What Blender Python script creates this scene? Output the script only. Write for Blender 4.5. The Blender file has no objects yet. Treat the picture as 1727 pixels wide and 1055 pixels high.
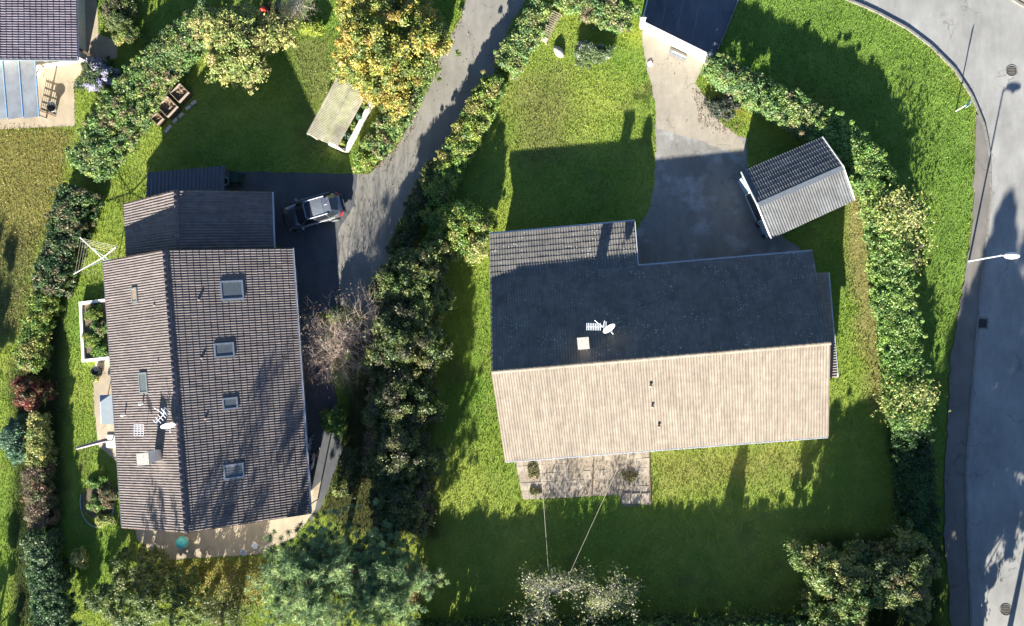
import bpy, math, random
import numpy as np
from mathutils import Matrix, Vector
R_ = math.radians
rng = np.random.default_rng(7); random.seed(7)
sc = bpy.context.scene; COL = sc.collection

# ---------------------------------------------------------------- camera
F_, CH = 1343.0, 52.5                       # focal length in photo pixels, flying height
NX, NY = 994.5, 551.0                       # where the plumb line meets the photo
def _rot():
    d = np.array([(NX-863.5)/F_, -(NY-527.5)/F_, -1.0]); d /= np.linalg.norm(d)
    t = np.array([0, 0, -1.0]); v = np.cross(d, t); c = d @ t
    K = np.array([[0, -v[2], v[1]], [v[2], 0, -v[0]], [-v[1], v[0], 0]])
    return np.eye(3)+K+K@K/(1+c)
RM = _rot()
cam = bpy.data.cameras.new('camera'); cam.sensor_width = 36; cam.lens = F_/1727*36
cam.clip_start = .5; cam.clip_end = 2500
camo = bpy.data.objects.new('camera', cam); COL.objects.link(camo)
m = Matrix(RM.tolist()).to_4x4(); m.translation = (0, 0, CH); camo.matrix_world = m
sc.camera = camo
# ---------------------------------------------------------------- light
EL, AZ = 19.9, 11.5                         # sun height; heading of the shadows east of north
wd = bpy.data.worlds.new('World'); sc.world = wd; wd.use_nodes = True
nt = wd.node_tree; bg = nt.nodes['Background']; sky = nt.nodes.new('ShaderNodeTexSky')
sky.sky_type = 'NISHITA'; sky.sun_disc = False; sky.sun_elevation = R_(EL); sky.sun_rotation = R_(180+AZ)
sky.air_density = 1.0; sky.dust_density = .6; sky.ozone_density = 1.5
tn = nt.nodes.new('ShaderNodeMix'); tn.data_type = 'RGBA'; tn.blend_type = 'MULTIPLY'; tn.inputs[0].default_value = 1; tn.inputs[7].default_value = (.78, .94, 1.2, 1)
nt.links.new(sky.outputs[0], tn.inputs[6]); nt.links.new(tn.outputs[2], bg.inputs[0]); bg.inputs[1].default_value = .042
sl = bpy.data.lights.new('sun', 'SUN'); sl.energy = 5.0; sl.angle = R_(.5); sl.color = (1, .95, .86)
so = bpy.data.objects.new('sun', sl); COL.objects.link(so)
a = R_(AZ); e = R_(EL)
so.rotation_euler = Vector((-math.sin(a)*math.cos(e), -math.cos(a)*math.cos(e), math.sin(e))).to_track_quat('Z', 'Y').to_euler()
so.location = (-10, -50, 30)
vs = sc.view_settings; vs.view_transform = 'Standard'; vs.look = 'None'; vs.gamma = 1; vs.use_curve_mapping = False
vs.exposure = 1.95

# ---------------------------------------------------------------- helpers
def W(px, py, z=0.0):
    d = RM @ np.array([(px-863.5)/F_, -(py-527.5)/F_, -1.0]); t = (z-CH)/d[2]
    return np.array([0, 0, CH]) + t*d
def WP(pts, z=0.0): return np.array([W(p[0], p[1], z) for p in pts])
def hit(px, py, P, N):
    o = np.array([0, 0, CH]); d = RM @ np.array([(px-863.5)/F_, -(py-527.5)/F_, -1.0])
    return o + d*(np.dot(P-o, N)/np.dot(d, N))
def nrm(v): v = np.asarray(v, float); return v/(np.linalg.norm(v)+1e-12)

def mk_mesh(name, V, faces=None, quads=None, col=None, smooth=False):
    me = bpy.data.meshes.new(name)
    if quads is not None:
        V = np.asarray(V, np.float32); Q = np.asarray(quads, np.int32); k = Q.shape[1]
        me.vertices.add(len(V)); me.vertices.foreach_set('co', V.ravel())
        me.loops.add(Q.size); me.loops.foreach_set('vertex_index', Q.ravel())
        me.polygons.add(len(Q)); me.polygons.foreach_set('loop_start', np.arange(0, Q.size, k, dtype=np.int32))
        me.polygons.foreach_set('loop_total', np.full(len(Q), k, np.int32)); me.update(calc_edges=True)
    else:
        me.from_pydata([tuple(map(float, v)) for v in V], [], faces)
    if col is not None:
        at = me.color_attributes.new('col', 'FLOAT_COLOR', 'POINT')
        c = np.ones((len(me.vertices), 4), np.float32); c[:, :3] = col; at.data.foreach_set('color', c.ravel())
    me.polygons.foreach_set('use_smooth', np.full(len(me.polygons), bool(smooth)))
    return me
WO = {}
def worig(o): return WO.get(o.name, np.zeros(3)) if o is not None else np.zeros(3)
def link(name, me, mat, parent=None, org=None):
    o = bpy.data.objects.new(name, me); COL.objects.link(o)
    if mat is not None:
        me.materials.clear(); me.materials.append(mat)
    n = len(me.vertices); co = np.empty(n*3, np.float32); me.vertices.foreach_get('co', co); co = co.reshape(-1, 3)
    if org is None:
        org = (co.min(0)+co.max(0))/2; org[2] = co[:, 2].min()
    org = np.array(org, float)
    me.vertices.foreach_set('co', (co-org.astype(np.float32)).ravel()); me.update()
    if parent is not None: o.parent = parent
    o.location = org-worig(parent); WO[o.name] = org
    return o
def tag(o, label=None, cat=None, group=None, kind=None):
    if label: o['label'] = label
    if cat: o['category'] = cat
    if group: o['group'] = group
    if kind: o['kind'] = kind
    return o
def thing(name, label, cat, loc, group=None):
    o = bpy.data.objects.new(name, None); COL.objects.link(o); o.location = tuple(map(float, loc)); WO[o.name] = np.array(loc, float)
    o.empty_display_size = .2
    return tag(o, label, cat, group)

class MB:
    def __init__(s): s.v = []; s.f = []
    def add(s, vs, fs):
        n = len(s.v); s.v += [tuple(map(float, p)) for p in vs]; s.f += [tuple(n+i for i in f) for f in fs]; return s
    def box(s, c, size, yaw=0.0, ax=None):
        c = np.array(c, float); h = np.array(size, float)/2
        if ax is None:
            cy, sy = math.cos(yaw), math.sin(yaw); ax = (np.array([cy, sy, 0]), np.array([-sy, cy, 0]), np.array([0, 0, 1.]))
        P = [c+ax[0]*h[0]*i+ax[1]*h[1]*j+ax[2]*h[2]*k for k in (-1, 1) for j in (-1, 1) for i in (-1, 1)]
        return s.add(P, [(0, 2, 3, 1), (4, 5, 7, 6), (0, 1, 5, 4), (2, 6, 7, 3), (0, 4, 6, 2), (1, 3, 7, 5)])
    def bar(s, a, b, w, h=None):
        a = np.array(a, float); b = np.array(b, float); h = h or w; x = nrm(b-a); up = np.array([0, 0, 1.])
        y = np.cross(up, x); y = nrm(y) if np.linalg.norm(y) > .01 else np.array([1., 0, 0]); z = np.cross(x, y)
        return s.box((a+b)/2, (np.linalg.norm(b-a), w, h), ax=(x, y, z))
    def tube(s, a, b, r0, r1=None, n=8, cap=True):
        a = np.array(a, float); b = np.array(b, float); r1 = r0 if r1 is None else r1; x = nrm(b-a)
        t = np.array([0, 0, 1.]) if abs(x[2]) < .9 else np.array([1., 0, 0]); u = nrm(np.cross(x, t)); w = np.cross(x, u)
        P = [a+(u*math.cos(2*math.pi*i/n)+w*math.sin(2*math.pi*i/n))*r0 for i in range(n)]
        P += [b+(u*math.cos(2*math.pi*i/n)+w*math.sin(2*math.pi*i/n))*r1 for i in range(n)]
        f = [(i, (i+1) % n, n+(i+1) % n, n+i) for i in range(n)]
        if cap: f += [tuple(range(n))[::-1], tuple(range(n, 2*n))]
        return s.add(P, f)
    def lathe(s, c, prof, n=20, ax=(0, 0, 1)):
        c = np.array(c, float); z = nrm(ax); t = np.array([1., 0, 0]) if abs(z[0]) < .9 else np.array([0, 1., 0])
        u = nrm(np.cross(z, t)); w = np.cross(z, u); P = []
        for r, h in prof:
            for i in range(n):
                q = 2*math.pi*i/n; P.append(c+(u*math.cos(q)+w*math.sin(q))*r+z*h)
        f = []
        for k in range(len(prof)-1):
            for i in range(n): f.append((k*n+i, k*n+(i+1) % n, (k+1)*n+(i+1) % n, (k+1)*n+i))
        return s.add(P, f)
    def ring(s, c, R, r, ax=(0, 0, 1), n=24, k=6):
        c = np.array(c, float); z = nrm(ax); t = np.array([1., 0, 0]) if abs(z[0]) < .9 else np.array([0, 1., 0])
        u = nrm(np.cross(z, t)); w = np.cross(z, u); P = []; f = []
        for i in range(n):
            q = 2*math.pi*i/n; d = u*math.cos(q)+w*math.sin(q)
            for j in range(k):
                p = 2*math.pi*j/k; P.append(c+d*(R+r*math.cos(p))+z*r*math.sin(p))
        for i in range(n):
            for j in range(k): f.append((i*k+j, ((i+1) % n)*k+j, ((i+1) % n)*k+(j+1) % k, i*k+(j+1) % k))
        return s.add(P, f)
    def prism(s, pts, z0, z1):
        n = len(pts); P = [(p[0], p[1], z0) for p in pts]+[(p[0], p[1], z1) for p in pts]
        return s.add(P, [tuple(range(n, 2*n)), tuple(range(n))[::-1]]+[(i, (i+1) % n, n+(i+1) % n, n+i) for i in range(n)])
    def poly(s, pts): return s.add(pts, [tuple(range(len(pts)))])
    def build(s, name, mat, parent=None, smooth=False):
        return link(name, mk_mesh(name, s.v, s.f, smooth=smooth), mat, parent)

# ---------------------------------------------------------------- materials
def newmat(name):
    m = bpy.data.materials.new(name); m.use_nodes = True; n = m.node_tree
    return m, n, n.nodes['Principled BSDF']
def N(n, t, **k):
    x = n.nodes.new(t)
    for a, b in k.items(): setattr(x, a, b)
    return x
def pos(n, scale=(1, 1, 1)):
    g = N(n, 'ShaderNodeNewGeometry'); mp = N(n, 'ShaderNodeMapping'); mp.inputs['Scale'].default_value = scale
    n.links.new(g.outputs['Position'], mp.inputs['Vector']); return mp.outputs[0]
def noise(n, sc_, det=4, rough=.6, vec=None):
    t = N(n, 'ShaderNodeTexNoise'); t.inputs['Scale'].default_value = sc_; t.inputs['Detail'].default_value = det
    t.inputs['Roughness'].default_value = rough; n.links.new(vec if vec is not None else pos(n), t.inputs['Vector']); return t.outputs['Fac']
def ramp(n, fac, stops):
    r = N(n, 'ShaderNodeValToRGB'); el = r.color_ramp.elements
    while len(el) < len(stops): el.new(.5)
    for e_, (p, c) in zip(el, stops): e_.position = p; e_.color = (*c, 1) if len(c) == 3 else c
    n.links.new(fac, r.inputs[0]); return r.outputs[0]
def mix(n, fac, a, b, mode='MIX'):
    x = N(n, 'ShaderNodeMix', data_type='RGBA', blend_type=mode)
    for s_, v in ((0, fac), (6, a), (7, b)):
        if hasattr(v, 'is_output'): n.links.new(v, x.inputs[s_])
        elif s_ == 0: x.inputs[0].default_value = v
        else: x.inputs[s_].default_value = (*v, 1)
    return x.outputs[2]
def bump(n, b, h, st=.3, dist=.02):
    u = N(n, 'ShaderNodeBump'); u.inputs['Strength'].default_value = st; u.inputs['Distance'].default_value = dist
    n.links.new(h, u.inputs['Height']); n.links.new(u.outputs[0], b.inputs['Normal'])
def G3(v): return (v, v, v)
def plain(name, c, rough=.6, metal=0, var=.15, sc_=6, spec=.4):
    m, n, b = newmat(name); f = noise(n, sc_)
    n.links.new(ramp(n, f, [(.3, tuple(x*(1-var) for x in c)), (.7, tuple(min(1, x*(1+var)) for x in c))]), b.inputs['Base Color'])
    b.inputs['Roughness'].default_value = rough; b.inputs['Metallic'].default_value = metal; b.inputs['Specular IOR Level'].default_value = spec
    return m
def leafmat(name, rough=.5, trans=.28, spec=.5):
    m, n, b = newmat(name); at = N(n, 'ShaderNodeAttribute', attribute_name='col')
    n.links.new(at.outputs['Color'], b.inputs['Base Color']); b.inputs['Roughness'].default_value = rough; b.inputs['Specular IOR Level'].default_value = spec
    t = N(n, 'ShaderNodeBsdfTranslucent'); n.links.new(at.outputs['Color'], t.inputs[0]); ms = N(n, 'ShaderNodeMixShader'); ms.inputs[0].default_value = trans
    n.links.new(b.outputs[0], ms.inputs[1]); n.links.new(t.outputs[0], ms.inputs[2]); n.links.new(ms.outputs[0], n.nodes['Material Output'].inputs[0])
    return m
def asphalt(name, c, fine=.12, stain=None):
    m, n, b = newmat(name)
    base = ramp(n, noise(n, .35, 5, .6), [(.3, tuple(x*.82 for x in c)), (.7, tuple(x*1.15 for x in c))])
    st = ramp(n, noise(n, 1.6, 6, .7, pos(n, (1, .35, 1))), [(.35, G3(.86)), (.65, G3(1.08))])
    gr = ramp(n, noise(n, 45, 2, .8), [(.3, G3(1-fine*1.5)), (.7, G3(1+fine))])
    c1 = mix(n, 1, mix(n, 1, base, st, 'MULTIPLY'), gr, 'MULTIPLY')
    if stain:
        f = ramp(n, noise(n, .5, 5, .65), [(.52, (0, 0, 0)), (.66, (1, 1, 1))]); c1 = mix(n, f, c1, stain)
    # hairline cracks
    v = N(n, 'ShaderNodeTexVoronoi', feature='DISTANCE_TO_EDGE'); v.inputs['Scale'].default_value = .33
    dv = N(n, 'ShaderNodeVectorMath', operation='ADD'); nn = N(n, 'ShaderNodeTexNoise'); nn.inputs['Scale'].default_value = 1.7; nn.inputs['Detail'].default_value = 6
    pp = pos(n); n.links.new(pp, nn.inputs['Vector']); n.links.new(pp, dv.inputs[0]); n.links.new(nn.outputs['Color'], dv.inputs[1]); n.links.new(dv.outputs[0], v.inputs['Vector'])
    cr = ramp(n, v.outputs['Distance'], [(.0, G3(.6)), (.014, G3(1))])
    msk = ramp(n, noise(n, .4, 2), [(.5, (0, 0, 0)), (.6, (1, 1, 1))])
    c1 = mix(n, 1, c1, mix(n, msk, (1, 1, 1), cr), 'MULTIPLY')
    n.links.new(c1, b.inputs['Base Color']); b.inputs['Roughness'].default_value = .9; b.inputs['Specular IOR Level'].default_value = .25
    bump(n, b, noise(n, 60, 3, .7), .35, .01); return m
def tilemat(name, lo, hi, dirt, lichen=None, streak=(1, 1, 1)):
    m, n, b = newmat(name)
    wn = N(n, 'ShaderNodeTexNoise'); wn.inputs['Scale'].default_value = 2.6; wn.inputs['Detail'].default_value = 1; n.links.new(pos(n), wn.inputs['Vector'])
    c = ramp(n, wn.outputs['Fac'], [(.3, lo), (.7, hi)])
    c = mix(n, ramp(n, noise(n, .55, 6, .65), [(.45, (0, 0, 0)), (.75, (.75, .75, .75))]), c, dirt)
    c = mix(n, 1, c, ramp(n, noise(n, .9, 5, .7, pos(n, streak)), [(.32, G3(.74)), (.62, G3(1.1))]), 'MULTIPLY')
    c = mix(n, 1, c, ramp(n, noise(n, 30, 4, .7), [(.3, G3(.8)), (.7, G3(1.15))]), 'MULTIPLY')
    if lichen:
        v = N(n, 'ShaderNodeTexVoronoi'); v.inputs['Scale'].default_value = 6.5; n.links.new(pos(n), v.inputs['Vector'])
        sz = ramp(n, noise(n, .7, 4), [(.38, G3(.05)), (.75, G3(.24))])
        lt = N(n, 'ShaderNodeMath', operation='LESS_THAN'); n.links.new(v.outputs['Distance'], lt.inputs[0]); n.links.new(sz, lt.inputs[1])
        c = mix(n, lt.outputs[0], c, lichen)
    n.links.new(c, b.inputs['Base Color']); b.inputs['Roughness'].default_value = .75; b.inputs['Specular IOR Level'].default_value = .35
    bump(n, b, noise(n, 40, 3, .7), .3, .004); return m

M = {}
def mats():
    m, n, b = newmat('ground'); at = N(n, 'ShaderNodeAttribute', attribute_name='col')
    f = ramp(n, noise(n, 14, 6, .75), [(.25, G3(.72)), (.75, G3(1.3))]); f2 = ramp(n, noise(n, .8, 5, .6), [(.3, (.85, .9, .8)), (.7, (1.15, 1.08, 1.1))])
    c = mix(n, 1, mix(n, 1, at.outputs['Color'], f, 'MULTIPLY'), f2, 'MULTIPLY')
    n.links.new(c, b.inputs['Base Color']); b.inputs['Roughness'].default_value = .95; b.inputs['Specular IOR Level'].default_value = .1
    bump(n, b, noise(n, 25, 4, .8), .8, .05); M['ground'] = m
    M['leaf'] = leafmat('leaf'); M['needle'] = leafmat('needle', .55, .12, .35); M['grass'] = leafmat('grass_blade', .6, .35, .25)
    M['lane'] = asphalt('lane_asphalt', (.25, .235, .20)); M['drive'] = asphalt('drive_asphalt', (.10, .105, .11))
    M['road'] = asphalt('road_asphalt', (.29, .285, .265), .06); M['walk'] = asphalt('sidewalk_asphalt', (.18, .165, .145), .08)
    M['conc'] = asphalt('pale_concrete', (.34, .30, .235), .08); M['conc2'] = asphalt('weathered_concrete', (.235, .225, .20), .1, (.33, .33, .31))
    M['patio'] = asphalt('patio_concrete', (.42, .35, .25), .1); M['access'] = asphalt('access_asphalt', (.12, .13, .15), .1)
    M['paver'] = plain('paving_slab', (.34, .29, .225), .9, var=.35, sc_=2.2); M['gravel'] = plain('gravel', (.27, .225, .17), .95, var=.4, sc_=9)
    M['kerb'] = plain('kerb_stone', (.20, .19, .165), .9, var=.25, sc_=4)
    M['t1'] = tilemat('grey_brown_tile', (.155, .128, .116), (.205, .17, .155), (.122, .104, .097), None, (.5, 5, 1))
    M['t2'] = tilemat('weathered_beige_tile', (.215, .178, .136), (.265, .222, .172), (.185, .152, .118), None, (5, .5, 1)); M['t2n'] = tilemat('shaded_lichen_tile', (.14, .13, .115), (.185, .175, .155), (.12, .112, .10), (.8, .8, .76))  # north-slope tile: shade painted in as darker tones, plus real lichen specks
    M['t3'] = tilemat('shed_tile', (.11, .115, .117), (.145, .15, .152), (.11, .105, .095))
    M['t4'] = tilemat('violet_tile', (.15, .128, .15), (.20, .168, .19), (.12, .11, .13))
    M['ridge'] = tilemat('ridge_tile', (.15, .115, .115), (.19, .145, .15), (.12, .095, .095))
    M['render'] = plain('wall_render', (.55, .50, .42), .9); M['wood'] = plain('brown_wood', (.12, .075, .045), .8, var=.3)
    M['greywood'] = plain('grey_wood', (.28, .23, .18), .85, var=.3, sc_=12); M['slat'] = plain('bleached_slat', (.50, .45, .33), .8, var=.35, sc_=1.6)
    M['white'] = plain('white_paint', (.78, .76, .70), .6, var=.06); M['gutter'] = plain('zinc_gutter', (.42, .44, .46), .45, .6)
    M['metal'] = plain('galvanised_metal', (.5, .52, .53), .4, .8); M['alu'] = plain('white_aluminium', (.72, .74, .76), .4, .1, var=.05)
    M['dark'] = plain('dark_plastic', (.03, .032, .035), .5); M['glass'] = plain('window_glass', (.035, .045, .055), .08, 0, var=.1, spec=.8)
    M['blind'] = plain('skylight_glass', (.10, .115, .125), .25, 0, var=.08, spec=.6); M['lead'] = plain('lead_flashing', (.20, .22, .24), .5, .4)
    M['blindwarm'] = plain('blind_behind_glass', (.27, .20, .14), .4, 0, var=.15)
    M['bark'] = plain('bark', (.13, .10, .075), .9, var=.35, sc_=8); M['palebark'] = plain('lichen_bark', (.55, .50, .42), .9, var=.3, sc_=8)
    M['brownbark'] = plain('reddish_twig', (.46, .36, .29), .9, var=.3, sc_=8)
    M['soil'] = plain('soil', (.16, .115, .075), .95, var=.4, sc_=14); M['stone'] = plain('pale_stone', (.46, .42, .36), .9, var=.3, sc_=10)
    M['teal'] = plain('turquoise_cover', (.12, .55, .50), .5, var=.1); M['mauve'] = plain('mauve_canvas', (.42, .34, .38), .8, var=.2)
    M['cyan'] = plain('pale_blue_tube', (.45, .62, .68), .4, .3); M['bluegrey'] = plain('table_top', (.30, .34, .36), .35, var=.08)
    M['green'] = plain('green_bin', (.03, .06, .045), .4); M['canopy'] = plain('canopy_sheet', (.26, .28, .30), .3, .35, var=.25, sc_=.8)
    M['blueedge'] = plain('blue_profile', (.22, .40, .62), .4, .2); M['red'] = plain('red_plastic', (.5, .04, .03), .4)
    M['roofsheet'] = plain('dark_roof_sheet', (.10, .10, .115), .6, var=.15)
    M['car'] = plain('silver_grey_paint', (.19, .20, .215), .22, .75, var=.02); M['carroof'] = plain('roof_paint', (.28, .30, .34), .2, .6, var=.02)
    M['carglass'] = plain('car_glass', (.012, .014, .018), .06, 0, var=.05, spec=.7)
    M['lampred'] = plain('tail_light_red', (.38, .02, .03), .2); M['lampwhite'] = plain('lamp_white', (.7, .72, .74), .2)
    M['tyre'] = plain('tyre', (.02, .02, .02), .85); M['rope'] = plain('pale_rope', (.62, .56, .42), .8)
    M['iron'] = plain('cast_iron', (.10, .085, .075), .6, .5, var=.35, sc_=20); M['boxpanel'] = plain('pale_blue_panel', (.40, .47, .50), .5)
mats()
G = lambda *l: [np.array(x, float) for x in l]
PAL = dict(
 hedge=G((.07,.12,.035),(.11,.165,.04),(.15,.20,.055),(.24,.26,.08),(.09,.13,.045),(.17,.15,.07)),
 lit=G((.17,.26,.05),(.25,.31,.06),(.13,.22,.05),(.30,.29,.09)),
 mixed=G((.12,.21,.06),(.18,.27,.07),(.15,.25,.08),(.23,.27,.10),(.13,.22,.08),(.26,.32,.09),(.24,.21,.11),(.18,.27,.07)),
 bend=G((.15,.26,.055),(.21,.32,.07),(.18,.29,.08),(.26,.34,.09),(.13,.23,.06)),
 yellow=G((.36,.37,.12),(.41,.40,.14),(.26,.31,.09),(.36,.33,.13),(.19,.26,.07)),
 orange=G((.40,.36,.08),(.16,.22,.05),(.13,.18,.04),(.40,.36,.08),(.40,.30,.07),(.24,.28,.06),(.42,.36,.08),(.12,.17,.04),(.30,.32,.07)),
 brown=G((.24,.17,.11),(.20,.16,.10),(.15,.17,.07),(.28,.18,.11)),
 red=G((.24,.05,.045),(.18,.035,.04),(.26,.10,.05),(.20,.09,.06),(.12,.10,.04)),
 dark=G((.06,.095,.03),(.085,.125,.035),(.12,.155,.045),(.10,.10,.05),(.19,.20,.06)),
 pine=G((.125,.19,.105),(.19,.27,.14),(.29,.36,.19),(.085,.135,.075)),
 olive=G((.12,.15,.045),(.15,.17,.055),(.08,.12,.035),(.19,.18,.07)),
 conif=G((.045,.10,.025),(.065,.13,.03),(.035,.07,.022)),
 aster=G((.46,.45,.58),(.07,.11,.04),(.05,.09,.04),(.45,.43,.62),(.05,.08,.03),(.09,.13,.05)),
 bluegreen=G((.12,.22,.13),(.16,.25,.15),(.09,.18,.10)),
 white=G((.10,.15,.06),(.13,.18,.07),(.4,.42,.36),(.08,.13,.04)),
 bright=G((.10,.20,.04),(.14,.25,.05),(.18,.24,.05)),
 lichen=G((.34,.35,.20),(.40,.40,.26),(.30,.32,.10),(.36,.36,.17),(.22,.26,.10)))

# ---------------------------------------------------------------- ground
def inpoly(x, y, P):
    P = np.asarray(P)[:, :2]; r = np.zeros(len(x), bool); j = len(P)-1
    for i in range(len(P)):
        xi, yi = P[i]; xj, yj = P[j]
        c = ((yi > y) != (yj > y)) & (x < (xj-xi)*(y-yi)/(yj-yi+1e-12)+xi); r ^= c; j = i
    return r
def vnoise(x, y, s, seed=0):
    g = np.random.default_rng(seed).random((64, 64)); X = x/s+100; Y = y/s+100
    xi = np.floor(X).astype(int); yi = np.floor(Y).astype(int); fx = X-xi; fy = Y-yi; fx = fx*fx*(3-2*fx); fy = fy*fy*(3-2*fy)
    a_ = g[xi % 64, yi % 64]; b_ = g[(xi+1) % 64, yi % 64]; c_ = g[xi % 64, (yi+1) % 64]; d_ = g[(xi+1) % 64, (yi+1) % 64]
    return (a_*(1-fx)+b_*fx)*(1-fy)+(c_*(1-fx)+d_*fx)*fy
def fbm(x, y, s, seed=0): return sum(vnoise(x, y, s/2**k, seed+k)*.5**(k+1) for k in range(4))/.9375
REG = []   # tinted patches of ground: polygon, colour, feather (m)
def reg(pts, c, f=.5): REG.append((WP(pts), np.array(c), f))
reg([(-80,205),(120,215),(110,300),(75,400),(40,430),(-80,440)], (.20,.18,.055), .6)
reg([(-80,390),(60,390),(45,560),(-80,600)], (.13,.14,.05), .8)
reg([(280,945),(445,940),(440,1010),(300,1010)], (.26,.25,.06), .4)
reg([(1345,-90),(1430,2),(1530,52),(1610,122),(1640,180),(1645,300),(1635,440),(1600,600),(1590,1100),(1560,1100),(1560,700),(1540,400),(1500,280),(1400,160),(1220,80),(1240,-90)], (.14,.232,.042), .5)
reg([(1430,330),(1470,340),(1500,560),(1510,700),(1470,690),(1450,560),(1425,440)], (.24,.21,.085), .5)
reg([(870,130),(960,120),(960,260),(890,300),(860,210)], (.19,.20,.06), 1.0)
reg([(1090,760),(1400,745),(1360,800),(1110,830)], (.22,.23,.06), .9)
reg([(480,60),(560,60),(560,160),(520,200)], (.17,.19,.06), .6)
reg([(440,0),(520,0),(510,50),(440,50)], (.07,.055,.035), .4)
reg([(930,-20),(1085,45),(1080,75),(1000,40),(935,20)], (.28,.33,.045), .3)
reg([(1185,120),(1250,160),(1320,205),(1440,260),(1480,330),(1490,350),(1470,350),(1440,290),(1300,222),(1200,175)], (.30,.33,.05), .25)
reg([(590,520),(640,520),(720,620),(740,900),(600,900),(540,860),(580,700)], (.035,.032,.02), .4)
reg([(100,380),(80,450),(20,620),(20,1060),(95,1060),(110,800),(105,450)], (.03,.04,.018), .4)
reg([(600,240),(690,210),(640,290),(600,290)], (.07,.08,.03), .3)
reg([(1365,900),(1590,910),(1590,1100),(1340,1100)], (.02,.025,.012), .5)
def polydist(x, y, P):
    d = np.full(len(x), 1e9); P = np.asarray(P)[:, :2]
    for i in range(len(P)):
        a_ = P[i-1]; b_ = P[i]; ab = b_-a_; t = np.clip(((x-a_[0])*ab[0]+(y-a_[1])*ab[1])/(ab@ab+1e-9), 0, 1)
        d = np.minimum(d, np.hypot(x-a_[0]-t*ab[0], y-a_[1]-t*ab[1]))
    return d
def gcolor(x, y):
    f = fbm(x, y, 5, 3); f2 = fbm(x, y, 1.3, 9); f3 = fbm(x, y, 13, 21)
    c = np.array([.205,.280,.050])[None]+(f[:, None]-.5)*np.array([.19,.12,.03])+(f2[:, None]-.5)*np.array([.06,.05,.02])+(f3[:, None]-.5)*np.array([.04,.02,.01])
    # bald mossy spots
    k = np.clip((fbm(x, y, 1.1, 40)-.6)*6, 0, 1)*np.clip((fbm(x, y, 6, 44)-.42)*5, 0, 1)
    c = c*(1-.45*k[:, None])+np.array([.14,.12,.05])*.45*k[:, None]
    for P, col, ft in REG:
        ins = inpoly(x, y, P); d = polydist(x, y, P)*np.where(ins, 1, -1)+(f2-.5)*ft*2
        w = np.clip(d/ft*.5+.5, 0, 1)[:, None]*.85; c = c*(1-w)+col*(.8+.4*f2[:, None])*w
    return np.clip(c, .01, 1)
# ground sheet: fine in view, coarse out to the horizon
xs = np.concatenate([[-900,-300,-120,-70], np.arange(-52, 40, .45), [60,120,300,900]]); ys = np.concatenate([[-900,-300,-120,-60], np.arange(-36, 34, .45), [50,120,300,900]])
XX, YY = np.meshgrid(xs, ys); V = np.stack([XX.ravel(), YY.ravel(), np.zeros(XX.size)], 1)
nx_, ny_ = len(xs), len(ys); I = np.arange(nx_*ny_).reshape(ny_, nx_)
Q = np.stack([I[:-1, :-1].ravel(), I[:-1, 1:].ravel(), I[1:, 1:].ravel(), I[1:, :-1].ravel()], 1)
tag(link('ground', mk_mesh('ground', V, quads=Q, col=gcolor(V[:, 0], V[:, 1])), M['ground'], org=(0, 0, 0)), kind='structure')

def rough_edge(P, step=.35, amp=.05):
    out = []
    for i in range(len(P)):
        a_ = P[i]; b_ = P[(i+1) % len(P)]; L = np.linalg.norm(b_-a_); n = max(1, int(L/step))
        for k in range(n):
            p = a_+(b_-a_)*k/n; out.append(p+np.array([*(rng.normal(0, amp, 2)), 0])*(1 if L < 40 else 0))
    return out
HARD = []
def sheet(name, pts, mat, z, amp=.04, keep=True, step=.35):
    P = WP(pts); HARD.append(P[:, :2]) if keep else None
    Q_ = rough_edge(P, step, amp) if amp else P
    mb = MB(); mb.poly([(p[0], p[1], z) for p in Q_]); o = mb.build(name, mat); tag(o, kind='structure'); return o
LANE = [(800,-80),(790,-10),(778,30),(752,80),(735,105),(718,160),(692,205),(668,250),(640,275),(622,293),(603,294),(600,345),(572,385),(573,525),(578,575),(622,575),(640,505),(668,440),(708,370),(745,285),(775,235),(800,190),(830,130),(852,60),(866,35),(892,-10),(930,-80)]
sheet('lane', LANE, M['lane'], .008, .07)
sheet('driveway', [(370,288),(606,293),(603,345),(575,387),(576,527),(500,530),(480,420),(370,345)], M['drive'], .004, .02)
sheet('access_road', [(1083,47),(1110,-80),(1275,-80),(1245,0),(1213,82),(1190,104)], M['access'], .004, .02)
sheet('concrete_apron', [(1083,50),(1190,104),(1172,140),(1195,175),(1215,205),(1250,232),(1258,262),(1107,216),(1104,170),(1092,120),(1084,75)], M['conc'], .008, .05)
sheet('yard', [(1105,208),(1258,232),(1262,290),(1300,385),(1345,415),(1375,470),(1060,480),(1072,392),(1092,362),(1102,320),(1106,250)], M['conc2'], .004, .05)
RW = [(1340,-80),(1385,-25),(1430,0),(1470,16),(1530,48),(1570,78),(1610,118),(1640,165),(1660,215),(1668,260),(1670,330),(1663,400),(1651,500),(1641,620),(1633,720),(1628,800),(1630,900),(1635,1000),(1642,1200)]
sheet('road', RW+[(2100,1200),(2100,-300),(1340,-300)], M['road'], .004, 0)
SW = [(1645,195),(1643,300),(1638,380),(1630,440),(1623,485),(1612,550),(1602,600),(1598,700),(1592,790),(1592,900),(1600,1000),(1606,1200)]
sidew = [(1655,196)]+[(x-1.8, y) for x, y in RW[9:]]
P = WP(SW+sidew[::-1]); HARD.append(P[:, :2])
P2 = rough_edge(WP(SW), .4, .04); P2 = [p for p in P2 if abs(p[1]) < 200][:sum(max(1, int(np.linalg.norm(b-a)/.4)) for a, b in zip(WP(SW)[:-1], WP(SW)[1:]))]+list(WP(sidew[::-1])); tag(MB().prism(P2, -.02, .09).build('sidewalk', M['walk']), kind='structure')
sheet('path', [(500,522),(532,515),(545,560),(562,640),(572,700),(578,760),(562,800),(545,850),(525,880),(515,866)], M['drive'], .012, .05)
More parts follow.
